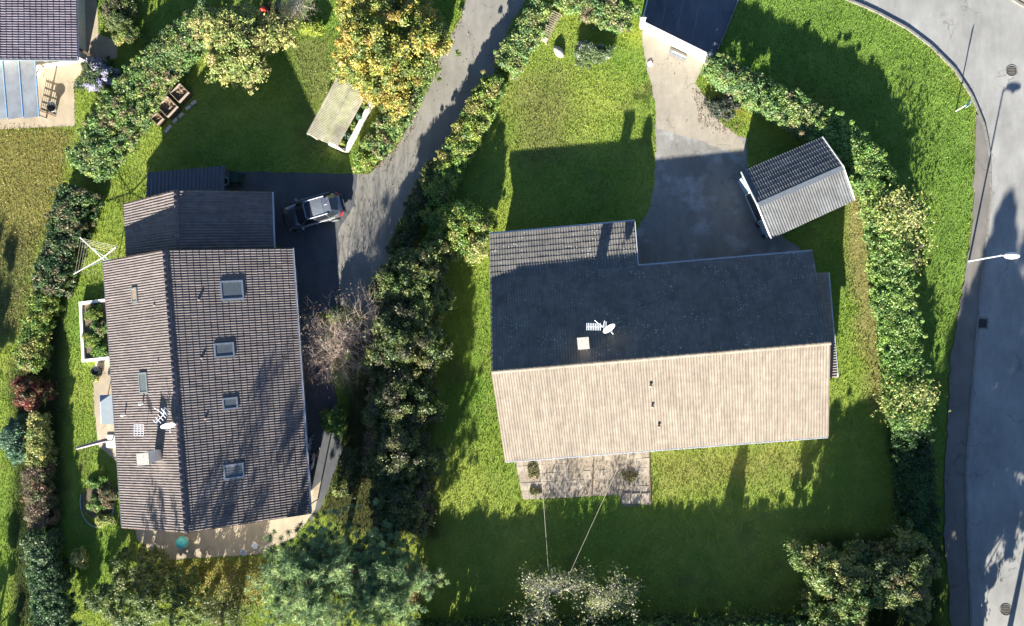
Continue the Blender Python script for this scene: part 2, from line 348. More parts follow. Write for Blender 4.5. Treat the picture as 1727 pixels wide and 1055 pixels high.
PAT = [(228,888),(300,880),(505,850),(545,806),(531,860),(498,905),(440,934),(345,940),(275,944),(232,910)]
sheet('patio', PAT, M['patio'], .02, .02)
sheet('side_terrace', [(162,608),(190,600),(215,790),(205,785),(166,752),(159,690),(157,640)], M['patio'], .016, .02)
sheet('terrace', [(-80,-60),(160,-60),(166,55),(198,70),(198,97),(150,108),(124,140),(126,212),(-80,222)], M['patio'], .012, .03)
# kerb along the road, stone by stone
kt = thing('kerb', None, None, W(1640,600)); kt['kind'] = 'structure'
kp = WP(RW[1:]); seg = np.linalg.norm(np.diff(kp, axis=0), axis=1); cum = np.r_[0, np.cumsum(seg)]
def along(P_, cum_, s):
    i = min(max(np.searchsorted(cum_, s)-1, 0), len(P_)-2); t = (s-cum_[i])/(cum_[i+1]-cum_[i]); return P_[i]+(P_[i+1]-P_[i])*t
for k in range(int(cum[-1])):
    a_ = along(kp, cum, k+.01); b_ = along(kp, cum, k+.985); mb = MB(); mb.bar(a_+[0, 0, .05], b_+[0, 0, .05], .13, .14)
    mb.build('kerb_stone', M['kerb'], kt)
kt2 = thing('kerb', None, None, W(1715,5)); kt2['kind'] = 'structure'
kp2 = WP([(1660,-30),(1700,-5),(1740,18),(1790,50)]); c2 = np.r_[0, np.cumsum(np.linalg.norm(np.diff(kp2, axis=0), axis=1))]
for k in range(int(c2[-1])): MB().bar(along(kp2, c2, k+.01)+[0, 0, .05], along(kp2, c2, k+.985)+[0, 0, .05], .16, .14).build('kerb_stone', M['kerb'], kt2)
tag(MB().prism(WP([(1664,-34),(1704,-9),(1744,14),(1794,46),(1900,-100),(1660,-100)]), -.02, .09).build('pavement', M['conc']), kind='structure')
# slabs of the south terrace of the right-hand house
tt = thing('paved_terrace', None, None, W(980,800)); tt['kind'] = 'structure'
Cn = [W(868,772), W(1096,756), W(1094,834), W(882,842)]
MB().prism([Cn[0], Cn[1], W(1100,850), W(1048,854), W(1045,834), Cn[3]], -.05, .018).build('gravel_bed', M['gravel'], tt); HARD.append(np.array(Cn)[:, :2])
for i in range(18):
    for j in range(5):
        u, v = i/18, j/5
        if .36 < u < .84 and (j > 0 or i % 3) and rng.random() < .93: continue
        if rng.random() < .22: continue
        q = [(Cn[0]*(1-a_)+Cn[1]*a_)*(1-b_)+(Cn[3]*(1-a_)+Cn[2]*a_)*b_ for a_, b_ in ((u+.001, v+.004), (u+.0545, v+.004), (u+.0545, v+.196), (u+.001, v+.196))]
        z = .03+rng.random()*.008; MB().prism(q, -.02, z).build('paving_slab', M['paver'], tt)
for i in range(3): MB().prism([W(1049+16*i,832), W(1063+16*i,831), W(1063+16*i,848), W(1049+16*i,849)], -.02, .09).build('paving_slab', M['paver'], tt)
MB().bar(W(1095,758,.05), W(1098,848,.05), .05, .12).build('edging_strip', M['wood'], tt)
MB().bar(W(1001,775,.05), W(998,835,.05), .05, .06).build('edging_strip', M['wood'], tt)

# ---------------------------------------------------------------- roofs
def tile_template(rolls, lip=.026, amp=.040, seg=5):
    xs_ = np.linspace(0, 1, rolls*seg+1); h = amp*(.5-.5*np.cos(2*np.pi*rolls*xs_))**1.3
    V_ = []; n = len(xs_)
    for x, z in zip(xs_, h): V_.append((x, -.06, z+lip))
    for x, z in zip(xs_, h): V_.append((x, 1, z))
    for x, z in zip(xs_, h): V_.append((x, -.06, z-.018))
    f = [(i, i+1, n+i+1, n+i) for i in range(n-1)]+[(2*n+i, 2*n+i+1, i+1, i) for i in range(n-1)]
    return np.array(V_), np.array(f)
TT = {2: tile_template(2)}
def slope(parent, name, EA, EB, RB, RA, mat, ncol, nrow, single, lbl=None, flatamp=1.0):
    """EA-EB is the eave, RA-RB the ridge. Returns roof part; `single` tiles are separate objects."""
    EA, EB, RB, RA = map(np.array, (EA, EB, RB, RA)); nv = nrm(np.cross(EB-EA, RA-EA)); nv = nv if nv[2] > 0 else -nv
    deck = MB(); d = nv*.10; g = nv*.012
    P_ = [EA, EB, RB, RA]; deck.add([p-d for p in P_]+[p-g for p in P_], [(3, 2, 1, 0), (4, 5, 6, 7), (0, 1, 5, 4), (1, 2, 6, 5), (2, 3, 7, 6), (3, 0, 4, 7)])
    ro = deck.build(name, M['wood'], parent)
    if lbl: ro['label'] = lbl
    tv, tf = TT[2]; cells = []
    for r in range(nrow):
        for c in range(ncol):
            u, v = c/ncol, r/nrow; q = lambda a_, b_: (EA*(1-a_)+EB*a_)*(1-b_)+(RA*(1-a_)+RB*a_)*b_
            o = q(u, v); cells.append((o, q(u+1/ncol, v)-o, q(u, v+1/nrow)-o))
    cells.sort(key=lambda t: np.linalg.norm(t[0]-np.array([0, 0, CH])))
    one = None
    if single:
        for o, ux, vx in cells[:single]:
            if one is None:
                one = mk_mesh('tile', tv, [tuple(int(i) for i in q_) for q_ in tf]); one.materials.append(mat)
            ob = bpy.data.objects.new('tile', one); COL.objects.link(ob); ob.parent = ro
            x = ux; nz = nrm(np.cross(ux, vx)); nz = nz if nz[2] > 0 else -nz; y = vx
            mt = Matrix(((x[0], y[0], nz[0], 0), (x[1], y[1], nz[1], 0), (x[2], y[2], nz[2], 0), (0, 0, 0, 1)))
            l, rt, s_ = mt.decompose(); ob.rotation_euler = rt.to_euler(); ob.scale = s_
            jit = rng.normal(0, .003, 3); ob.location = tuple(o-worig(ro)+jit)
    rest = cells[single:]
    if rest:
        O = np.array([c[0] for c in rest]); U = np.array([c[1] for c in rest]); Vv = np.array([c[2] for c in rest])
        O = O+rng.normal(0, .003, O.shape)
        AV = O[:, None]+tv[None, :, 0:1]*U[:, None]+tv[None, :, 1:2]*Vv[:, None]+tv[None, :, 2:3]*nv[None, None]
        AF = tf[None]+(np.arange(len(rest))*len(tv))[:, None, None]
        me = mk_mesh('tile', AV.reshape(-1, 3), quads=AF.reshape(-1, 4))
        tag(link('tile_field', me, mat, ro), kind='stuff')
    return ro, nv
def ridge_caps(parent, A, B, mat, step=.38, r=.15):
    A, B = np.array(A), np.array(B); L = np.linalg.norm(B-A); x = (B-A)/L; n = int(L/step); y = nrm(np.cross([0, 0, 1.], x)); me = None
    for k in range(n):
        if me is None:
            V_ = []; s = 9
            for e_, rr in ((0, r*1.08), (step*1.1, r*.9)):
                for i in range(s):
                    t = math.pi*i/(s-1); V_.append((e_, math.cos(t)*rr, math.sin(t)*rr*.75))
            V_ += [(0, math.cos(math.pi*i/(s-1))*r*.9, math.sin(math.pi*i/(s-1))*r*.55) for i in range(s)]
            me = mk_mesh('ridge_tile', V_, [(i, i+1, s+i+1, s+i) for i in range(s-1)]+[(2*s+i, 2*s+i+1, i+1, i) for i in range(s-1)], smooth=True); me.materials.append(mat)
        o = bpy.data.objects.new('ridge_tile', me); COL.objects.link(o); o.parent = parent
        p = A+x*(k*L/n); o.location = tuple(p-worig(parent)+np.array([0, 0, -.01]))
        o.rotation_euler = Matrix(((x[0], y[0], 0), (x[1], y[1], 0), (x[2], y[2], 1))).to_euler()
def walls(parent, quad, z0, z1, inset, ridge=None, mat=None, name='wall'):
    """walls under a gabled roof: quad = four eave corners in order (A eave1, B eave1, B eave2, A eave2)"""
    c = sum(quad)/4; q = [p+(c-p)*inset/np.linalg.norm((c-p)[:2])*np.array([1, 1, 0]) for p in quad]
    mb = MB(); b = [np.array([p[0], p[1], z0]) for p in q]; t = [np.array([p[0], p[1], z1]) for p in q]
    ra = (t[0]+t[3])/2; rb = (t[1]+t[2])/2; ra[2] = rb[2] = ridge
    mb.add(b+t+[ra, rb], [(0, 1, 5, 4), (2, 3, 7, 6), (1, 2, 6, 9, 5), (3, 0, 4, 8, 7), (3, 2, 1, 0), (4, 5, 9, 8), (6, 7, 8, 9)])
    w = mb.build(name, mat or M['render'], parent)
    return w, q
def wall_window(parent, a_, b_, t, z, w=1.2, h=1.1, name='window', sill=True):
    a_, b_ = np.array(a_), np.array(b_); x = nrm((b_-a_)*[1, 1, 0]); y = np.cross(x, [0, 0, 1.]); p = a_*(1-t)+b_*t; p = np.array([p[0], p[1], z])
    ax = (x, y, np.array([0, 0, 1.])); f = MB(); 
    f.box(p-x*w/2, (.07, .1, h), ax=ax); f.box(p+x*w/2, (.07, .1, h), ax=ax); f.box(p+[0, 0, h/2], (w+.07, .102, .07), ax=ax); f.box(p-[0, 0, h/2], (w+.07, .102, .07), ax=ax)
    fo = f.build(name, M['white'], parent); MB().box(p, (w-.06, .03, h-.06), ax=ax).build('pane', M['glass'], fo)
    if sill: MB().box(p-np.array([0, 0, h/2+.06])+y*.05, (w+.2, .22, .05), ax=ax).build('sill', M['stone'], fo)
def gutter(parent, A, B, off=(0, 0, 0), r=.055, mat=None):
    A = np.array(A)+off; B = np.array(B)+off; d = nrm(B-A); y = nrm(np.cross([0, 0, 1.], d)); mb = MB(); n = 7
    V_ = [p+y*math.cos(math.pi+math.pi*i/(n-1))*rr+np.array([0, 0, 1])*math.sin(math.pi+math.pi*i/(n-1))*rr for rr in (r, r*.82) for p in (A, B) for i in range(n)]
    f = [(i, i+1, n+i+1, n+i) for i in range(n-1)]+[(2*n+i+1, 2*n+i, 3*n+i, 3*n+i+1) for i in range(n-1)]+[(0, n, 3*n, 2*n), (n-1, 3*n-1, 4*n-1, 2*n-1)]
    mb.add(V_, f); return mb.build('gutter', mat or M['gutter'], parent)
def downpipe(parent, p, mat=None):
    MB().tube((p[0], p[1], .05), (p[0], p[1], p[2]-.05), .045, n=8).build('downpipe', mat or M['gutter'], parent)

def skylight(parent, px, py, w, h, P, nv, ex, glass, lbl=None):
    """ex: unit vector along the eave, w along ex, h along the slope"""
    c = hit(px, py, P, nv)+nv*.06; ey = nrm(np.cross(nv, ex)); ax = (ex, ey, nv)
    f = MB(); b = .09
    f.box(c+ex*(w/2-b/2), (b, h, .16), ax=ax); f.box(c-ex*(w/2-b/2), (b, h, .16), ax=ax); f.box(c+ey*(h/2-b/2), (w-2*b, b, .156), ax=ax); f.box(c-ey*(h/2-b/2), (w-2*b, b, .156), ax=ax)
    o = f.build('skylight', M['metal'], parent)
    if lbl: o['label'] = lbl
    MB().box(c+nv*.035, (w-2*b, h-2*b, .02), ax=ax).build('pane', glass, o)
    fl = MB(); fl.box(c-nv*.045, (w+.22, h+.26, .03), ax=ax); fl.build('flashing', M['lead'], o)
def vent(parent, px, py, P, nv, mat=None, h=.3):
    p = hit(px, py, P, nv); mb = MB(); mb.tube(p-[0, 0, .05], p+[0, 0, h], .055, n=8); mb.lathe(p+[0, 0, h], [(.0, .08), (.1, .0), (.1, -.03), (.055, -.03)], 10)
    mb.build('vent_pipe', mat or M['t2'], parent)
def dish(name, label, px, py, z0, h, face, r=.42, cat='satellite dish'):
    p = W(px, py, z0+h*.7); t = thing(name, label, cat, (p[0], p[1], z0))
    MB().tube((p[0], p[1], z0-.3), (p[0], p[1], z0+h), .025, n=8).build('mast', M['metal'], t)
    f = nrm(face); c = np.array([p[0], p[1], z0+h*.75])+f*.08
    MB().lathe(c, [(0.001, 0), (r*.4, .02), (r*.75, .07), (r, .13), (r, .145), (r*.75, .085), (r*.4, .035), (0.001, .015)], 20, f).build('reflector', M['white'], t, True)
    side = nrm(np.cross(f, [0, 0, 1.])); q = c+f*.5-np.array([0, 0, .15]); mb = MB(); mb.tube(c-np.array([0, 0, r*.8])+f*.08, q, .012, n=5); mb.tube(c+side*r*.7+f*.08, q, .008, n=5); mb.tube(c-side*r*.7+f*.08, q, .008, n=5); mb.build('feed_arm', M['metal'], t)
    MB().tube(q-f*.06, q+f*.08, .035, n=8).build('receiver', M['white'], t); return t, np.array([p[0], p[1], z0])
def yagi(name, label, base, z0, h, dirv, n=8, L=1.0, w=.34, cat='antenna', boxy=False):
    t = thing(name, label, cat, (base[0], base[1], z0)); b = np.array([base[0], base[1], z0+h]); d = nrm(dirv); s = np.cross(d, [0, 0, 1.])
    MB().tube((base[0], base[1], z0-.2), b+[0, 0, .1], .02, n=6).build('mast', M['metal'], t)
    MB().bar(b, b+d*L, .035).build('boom', M['alu'], t)
    for i in range(n):
        p = b+d*(L*(.15+.83*i/(n-1))); MB().bar(p-s*w/2, p+s*w/2, .045, .02).build('element', M['alu'], t)
    g = MB()
    for i in range(6):
        z = -.35+.14*i; g.bar(b-d*.02+np.array([0, 0, z])*.6-s*.32-d*abs(z)*.5, b-d*.02+np.array([0, 0, z])*.6+s*.32-d*abs(z)*.5, .02)
    g.build('reflector_grid', M['alu'], t)
    dp = MB(); q = b+[0, 0, .12]
    dp.tube(q, q+np.array([-.35, .28, .12])*1.4, .02, n=5); dp.tube(q, q+np.array([.1, .38, .05]), .018, n=5); dp.build('dipole', M['alu'], t)
    return t

# --- left house
ZE, ZR = 2.7, 6.39
hA = [W(175,440,ZE), W(278,421,ZR), W(492,418,ZE)]; hB = [W(207,890,ZE), W(315,898,ZR), W(523,866,ZE)]
H1 = thing('house', 'long grey-brown tiled house with skylights and a white chimney, left of the lane', 'house', (*((hA[1]+hB[1])/2)[:2], 0))
w1, q1 = walls(H1, [hA[0], hB[0], hB[2], hA[2]], 0, ZE-.12, 1.3, ZR-.9)
r1w, n1w = slope(H1, 'roof', hB[0], hA[0], hA[1], hB[1], M['t1'], 53, 20, 300, 'sunlit western roof slope')
r1e, n1e = slope(H1, 'roof', hA[2], hB[2], hB[1], hA[1], M['t1'], 53, 20, 300, 'eastern roof slope with four skylights')
ridge_caps(H1, hA[1]+[0, 0, .03], hB[1]+[0, 0, .03], M['ridge'])
gutter(H1, hA[2], hB[2], (.07, 0, -.03), mat=M['alu']); gutter(H1, hA[0], hB[0], (-.07, 0, -.03))
downpipe(H1, hB[2]+(hA[2]-hB[2])*.02-np.array([.4, 0, 0])); downpipe(H1, hA[0]+np.array([.5, -.4, 0]))
for A_, B_ in ((hA[0], hA[1]), (hA[1], hA[2]), (hB[0], hB[1]), (hB[1], hB[2])):
    MB().bar(A_-[0, 0, .09], B_-[0, 0, .09], .04, .2).build('verge_board', M['wood'], H1)
ex1 = nrm(hB[1]-hA[1])
for px, py, w_, h_, g_ in ((391,489,1.2,1.36,'blind'),(378,590,.9,1.18,'blind'),(388,680,.74,.9,'blind'),(394,794,.9,1.2,'blind')):
    skylight(H1, px, py, w_, h_, hA[2], n1e, ex1, M[g_], 'large skylight nearest the north gable' if py < 500 else None)
skylight(H1, 229, 497, .92, .66, hA[0], n1w, ex1, M['blindwarm'], 'small skylight with a brown blind')
skylight(H1, 244, 645, 1.30, .95, hA[0], n1w, ex1, M['blind'])
for px, py in ((262,514),(268,609)): vent(H1, px, py, hA[0], n1w, M['t1'], .12)
for px, py in ((242,680),(212,699)): vent(H1, px, py, hA[0], n1w, M['white'], .42)
for px, py in ((337,505),(342,603),(348,705)): vent(H1, px, py, hA[2], n1e, M['t1'], .15)
cb = hit(268,766, hA[0], n1w); chm = MB(); yaw1 = math.atan2(ex1[1], ex1[0])
chm.box((cb[0], cb[1], cb[2]+.72), (.62, .66, 2.0), yaw1); co_ = chm.build('chimney', M['white'], H1)
MB().box((cb[0], cb[1], cb[2]+1.76), (.72, .76, .08), yaw1).build('chimney_cap', M['stone'], co_)
for i in (0, 2): wall_window(w1, q1[0], q1[1], .2+.3*i, 1.4)
wall_window(w1, q1[0], q1[1], .62, 1.05, 1.8, 2.1, 'door', False)
for i in range(4): wall_window(w1, q1[3], q1[2], .15+.24*i, 1.4)
wall_window(w1, q1[1], q1[2], .3, 1.05, 2.2, 2.1, 'door', False); wall_window(w1, q1[1], q1[2], .5, 4.2, 1.4, 1.2)
# garage wing on its north side
gz, gr = 2.3, 4.8
gA = [W(210,343,gz), W(297,320,gr), W(458,323,gz)]; gB = [W(214,446,gz), W(300,440,gr), W(462,436,gz)]
GR = thing('garage', 'tiled garage wing against the north gable of the left house, half in shade', 'garage', (*((gA[1]+gB[1])/2)[:2], 0))
wg, qg = walls(GR, [gA[0], gB[0], gB[2], gA[2]], 0, gz-.12, .95, gr-.7)
rg, ngw = slope(GR, 'roof', gB[0], gA[0], gA[1], gB[1], M['t1'], 12, 14, 168); rg2, nge = slope(GR, 'roof', gA[2], gB[2], gB[1], gA[1], M['t1'], 12, 14, 168)
ridge_caps(GR, gA[1]+[0, 0, .03], gB[1]+(gA[1]-gB[1])*.3+[0, 0, .03], M['ridge'])
gutter(GR, gA[2], gB[2], (.07, 0, -.03), mat=M['alu']); wall_window(wg, qg[3], qg[2], .5, 1.05, 2.4, 2.1, 'garage_door', False)
for A_, B_ in ((gA[0], gA[1]), (gA[1], gA[2])): MB().bar(A_-[0, 0, .09], B_-[0, 0, .09], .04, .2).build('verge_board', M['wood'], GR)
# lean-to
LT = thing('carport', 'dark ribbed lean-to roof on the north side of the garage', 'lean-to', W(310,306))
l4 = [W(248,291,1.9), W(379,279,1.9), W(377,330,2.25), W(246,340,2.25)]
MB().add([p-[0, 0, .05] for p in l4]+l4, [(3, 2, 1, 0), (4, 5, 6, 7), (0, 1, 5, 4), (1, 2, 6, 5), (2, 3, 7, 6), (3, 0, 4, 7)]).build('roof', M['roofsheet'], LT)
for k in range(20):
    t = (k+.5)/20; MB().bar(l4[0]*(1-t)+l4[1]*t+[0, 0, .02], l4[3]*(1-t)+l4[2]*t+[0, 0, .02], .07, .05).build('rib', M['roofsheet'], LT)
for p in (l4[0], l4[1]): MB().box((p[0]*.98+l4[2][0]*.02, p[1]-.2, .95), (.1, .1, 1.85)).build('post', M['wood'], LT)

# --- right house
ZE2, ZR2 = 2.4, 4.7
sS = [W(852,777,ZE2), W(1397,735,ZE2)]; sR = [W(828,628,ZR2), W(1400,578,ZR2)]; sN = [W(827,470,ZE2), W(1370,424,ZE2)]
sR[0] = W(829,627,ZR2)
H2 = thing('house', 'wide house with weathered roof, pale sunlit south slope and dark north slope, centre right', 'house', (*((sR[0]+sR[1])/2)[:2], 0))
w2, q2 = walls(H2, [sS[0], sS[1], sN[1], sN[0]], 0, ZE2-.12, .8, ZR2-.4)
r2s, n2s = slope(H2, 'roof', sS[0], sS[1], sR[1], sR[0], M['t2'], 60, 17, 300, 'pale sunlit southern roof slope')
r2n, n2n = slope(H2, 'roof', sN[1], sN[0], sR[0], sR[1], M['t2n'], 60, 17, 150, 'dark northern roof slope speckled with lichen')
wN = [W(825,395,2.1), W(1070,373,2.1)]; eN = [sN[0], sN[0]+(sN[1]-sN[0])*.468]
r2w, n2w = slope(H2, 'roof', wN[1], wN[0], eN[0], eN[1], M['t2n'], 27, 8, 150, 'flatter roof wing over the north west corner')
ridge_caps(H2, sR[0]+[0, 0, .02], sR[1]+[0, 0, .02], M['t2'], .36, .12)
gutter(H2, sS[0], sS[1], (0, -.07, -.03), mat=M['alu']); gutter(H2, eN[1], sN[1], (0, .07, -.03), mat=M['alu']); gutter(H2, wN[0], wN[1], (0, .07, -.03), mat=M['alu'])
MB().bar(eN[1]+[.03, 0, -.05], wN[1]+[.03, 0, -.05], .04, .14).build('verge_board', M['alu'], H2)
for A_, B_ in ((sS[0], sR[0]), (sR[0], sN[0]), (sS[1], sR[1]), (sR[1], sN[1]), (sN[0], wN[0])): MB().bar(A_-[0, 0, .09], B_-[0, 0, .09], .04, .18).build('verge_board', M['wood'], H2)
ww = MB(); c_ = [eN[0]+[.6, -1, 0], eN[1]+[-.5, -1, 0], wN[1]+[-.4, -.5, 0], wN[0]+[.6, -.5, 0]]; ww.prism(c_, 0, 1.9); ww.build('wing_wall', M['render'], H2)
wall_window(w2, q2[3], q2[2], .65, 1.05, 1.0, 2.1, 'door', False); wall_window(w2, q2[3], q2[2], .85, 1.5)
for i in range(4): wall_window(w2, q2[1], q2[0], .14+.24*i, 1.2, 1.8, 1.7)
for px, py in ((1097,650),(1100,685),(1111,718)): vent(H2, px, py, sS[0], n2s, M['t2'], .22)
c2b = hit(984,578, sN[0], n2n); yaw2 = math.atan2((sR[1]-sR[0])[1], (sR[1]-sR[0])[0])
ch2 = MB(); ch2.box((c2b[0], c2b[1], c2b[2]+.35), (.52, .52, 1.5), yaw2); co2 = ch2.build('chimney', M['stone'], H2)
MB().box((c2b[0], c2b[1], c2b[2]+1.2), (.68, .7, .09), yaw2).build('chimney_cap', M['stone'], co2)
MB().box((c2b[0], c2b[1], c2b[2]-.22), (.8, .8, .1), ax=(nrm(sR[1]-sR[0]), nrm(np.cross(n2n, sR[1]-sR[0])), n2n)).build('flashing', M['lead'], co2)
a4 = [W(1411,636,2.15), W(1396,459,2.15), W(1365,461,2.5), W(1380,638,2.5)]
AX = thing('annex', 'narrow low tiled annex along the east gable of the wide house', 'annex', W(1398,550))
slope(AX, 'roof', a4[0], a4[1], a4[2], a4[3], M['t2'], 20, 3, 60); gutter(AX, a4[1], a4[0], (.06, 0, -.02), mat=M['alu'])
MB().prism([a4[0]-[.25, -.2, 0], a4[1]-[.25, .2, 0], a4[2], a4[3]], 0, 2.0).build('wall', M['render'], AX)

# --- shed
z0, z1 = 2.2, 2.98
hN = [W(1250,290,z0), W(1387,231,z0)]; hR = [W(1276,343,z1), W(1421,279,z1)]; hS = [W(1300,402,z0), W(1441,337,z0)]
SH = thing('shed', 'small gabled tiled shed standing askew in the corner of the yard beside the hedge', 'shed', (*((hR[0]+hR[1])/2)[:2], 0))
ws, qs = walls(SH, [hS[0], hS[1], hN[1], hN[0]], 0, z0-.1, .25, z1-.25, M['boxpanel'])
r3s, n3s = slope(SH, 'roof', hS[0], hS[1], hR[1], hR[0], M['t3'], 17, 7, 119); r3n, n3n = slope(SH, 'roof', hN[1], hN[0], hR[0], hR[1], M['t3'], 17, 7, 119)
y_ = nrm(np.cross([0, 0, 1.], hR[1]-hR[0]))
MB().bar(hR[0]-y_*.12+[0, 0, .02], hR[1]-y_*.12+[0, 0, .02], .30, .04).build('ridge_cover', M['lead'], SH)
for A_, B_ in ((hS[0], hR[0]), (hR[0], hN[0]), (hS[1], hR[1]), (hR[1], hN[1])): MB().bar(A_+[0, 0, .02], B_+[0, 0, .02], .05, .16).build('verge_board', M['white'], SH)
wall_window(ws, qs[3], qs[0], .5, 1.0, 1.9, 1.95, 'door', False)
# things leaning on its west side
for i, (a_, b_) in enumerate((((1247,303),(1263,330)), ((1266,336),(1282,368)))):
    t = MB(); t.bar(W(*a_, .6), W(*b_, .6), .06, 1.2); o = t.build('board', M['boxpanel'])
    tag(o, ('pale blue sheet leaning on the shed wall near its north corner', 'pale blue sheet leaning on the middle of the shed wall')[i], 'board')
bx = thing('storage_box', 'small pale box with an open top on the yard beside the shed', 'box', W(1281,377)); bc = W(1281,377,.25)
MB().box(bc, (.42, .34, .5), .4).build('body', M['dark'], bx); MB().ring(bc+[0, 0, .27], .16, .03, n=4, k=4).build('rim', M['white'], bx)
bx = thing('flower_pot', 'dark square pot on the yard by the south west shed corner', 'pot', W(1288,398)); bc = W(1288,398,.2)
MB().lathe(bc-[0, 0, .2], [(.16, 0), (.2, .4), (.17, .4), (.15, .3), (0.01, .3)], 4).build('pot', M['dark'], bx); MB().lathe(bc, [(.19, .2), (.22, .2), (.22, .23), (.19, .23)], 4).build('rim', M['greywood'], bx)

# --- house in the top left corner
z0, z1 = 2.8, 6.0
A_ = W(130,101,z0); B_ = W(124,-190,z0); C_ = W(-105,-190,z1); D_ = W(-105,99,z1)
H3 = thing('house', 'house corner with violet-brown tiled roof at the top left, beside the metal canopy', 'house', (*((A_+B_)/2)[:2], 0))
slope(H3, 'roof', A_, B_, C_, D_, M['t4'], 34, 23, 300)
MB().bar(A_-[0, 0, .06], D_-[0, 0, .06], .08, .2).build('verge_board', M['lead'], H3)
q3 = [A_+[-1.2, .9, 0], B_+[-1.2, 0, 0], C_+[0, 0, 0], D_+[0, .9, 0]]
MB().add([np.array([p[0], p[1], z]) for z in (0, 1) for p in q3][:4]+[np.array([p[0], p[1], zz_]) for p, zz_ in zip(q3, (2.9, 2.9, 5.6, 5.6))], [(3, 2, 1, 0), (4, 5, 6, 7), (0, 1, 5, 4), (1, 2, 6, 5), (2, 3, 7, 6), (3, 0, 4, 7)]).build('wall', M['render'], H3)
MB().bar(W(133,82,2.4), W(152,93,2.2), .16, .16).build('bracket_beam', M['wood'], H3); gutter(H3, A_, B_, (.07, 0, -.03))
CP = thing('terrace_canopy', 'blue-grey metal canopy with raised seams beside the violet-brown roof', 'canopy', W(20,150))
for k in range(7):
    xl, xr = 59-27.5*k, 59-27.5*(k+1); t_ = 66-26.8*k; t2 = 66-26.8*(k+1); zc, zd = 2.65, 2.25
    P_ = [W(xl-1, 102, zc), W(xr+1, 102, zc), W(t2+1, 200+k*1.5, zd), W(t_-1, 196+k*1.3, zd)]
    MB().add([p-[0, 0, .02] for p in P_]+P_, [(3, 2, 1, 0), (4, 5, 6, 7), (0, 1, 5, 4), (1, 2, 6, 5), (2, 3, 7, 6), (3, 0, 4, 7)]).build('roof_panel', M['canopy'], CP)
    MB().bar(W(xl, 102, zc+.03), W(t_, 196+k*1.3, zd+.03), .05, .08).build('seam', M['blueedge'] if k < 3 else M['canopy'], CP)
for px, py in ((60,192),(-60,200)): MB().box(W(px, py, 1.1), (.1, .1, 2.2)).build('post', M['metal'], CP)
# garden things on that terrace
def chair(px, py, yaw, label, mat, grp=None):
    p = W(px, py); t = thing('garden_chair', label, 'chair', p, grp); c, s = math.cos(yaw), math.sin(yaw); X = np.array([c, s, 0]); Y = np.array([-s, c, 0]); Z = np.array([0, 0, 1.])
    MB().box(p+Z*.43, (.46, .46, .04), yaw).build('seat', mat, t)
    for k in range(5): MB().bar(p-X*.23+Y*(-.18+.09*k)+Z*.45, p-X*.32+Y*(-.18+.09*k)+Z*.92, .04).build('back_slat', mat, t)
    MB().bar(p-X*.32-Y*.22+Z*.92, p-X*.32+Y*.22+Z*.92, .05).build('top_rail', mat, t)
    for sx in (-1, 1):
        for sy in (-1, 1): MB().tube(p+X*.2*sx+Y*.2*sy, p+X*.19*sx+Y*.19*sy+Z*.42, .02, n=6).build('leg', mat, t)
    for sy in (-1, 1): MB().bar(p-X*.22+Y*.25*sy+Z*.65, p+X*.2+Y*.25*sy+Z*.65, .05, .03).build('armrest', mat, t)
chair(72,124,2.6,'white slatted garden chair at the edge of the metal canopy',M['white']); chair(80,104,1.2,'white garden chair against the wall at the inner end of the canopy',M['white'])
fp = thing('fire_bowl', 'round dark fire bowl with a pale rim on the corner of the terrace', 'fire bowl', W(95,183)); c = W(95,183)
MB().lathe(c, [(.1, 0), (.14, .3), (.34, .5), (.36, .52), (.32, .5), (.1, .36), (.01, .35)], 24).build('bowl', M['dark'], fp, True); MB().ring(c+[0, 0, .52], .36, .025).build('rim', M['metal'], fp)
tr = thing('trellis', 'low wooden lattice screen on the terrace beside the fire bowl', 'trellis', W(84,192)); a_, b_ = W(68,187), W(94,196)
for k in range(9): t = k/8; MB().bar(a_*(1-t)+b_*t+[0, 0, 0], a_*(1-t)+b_*t+[0, 0, .85], .035).build('upright', M['wood'], tr)
for k in range(5): MB().bar(a_+[0, 0, .08+.18*k], b_+[0, 0, .08+.18*k], .03, .04).build('rail', M['wood'], tr)

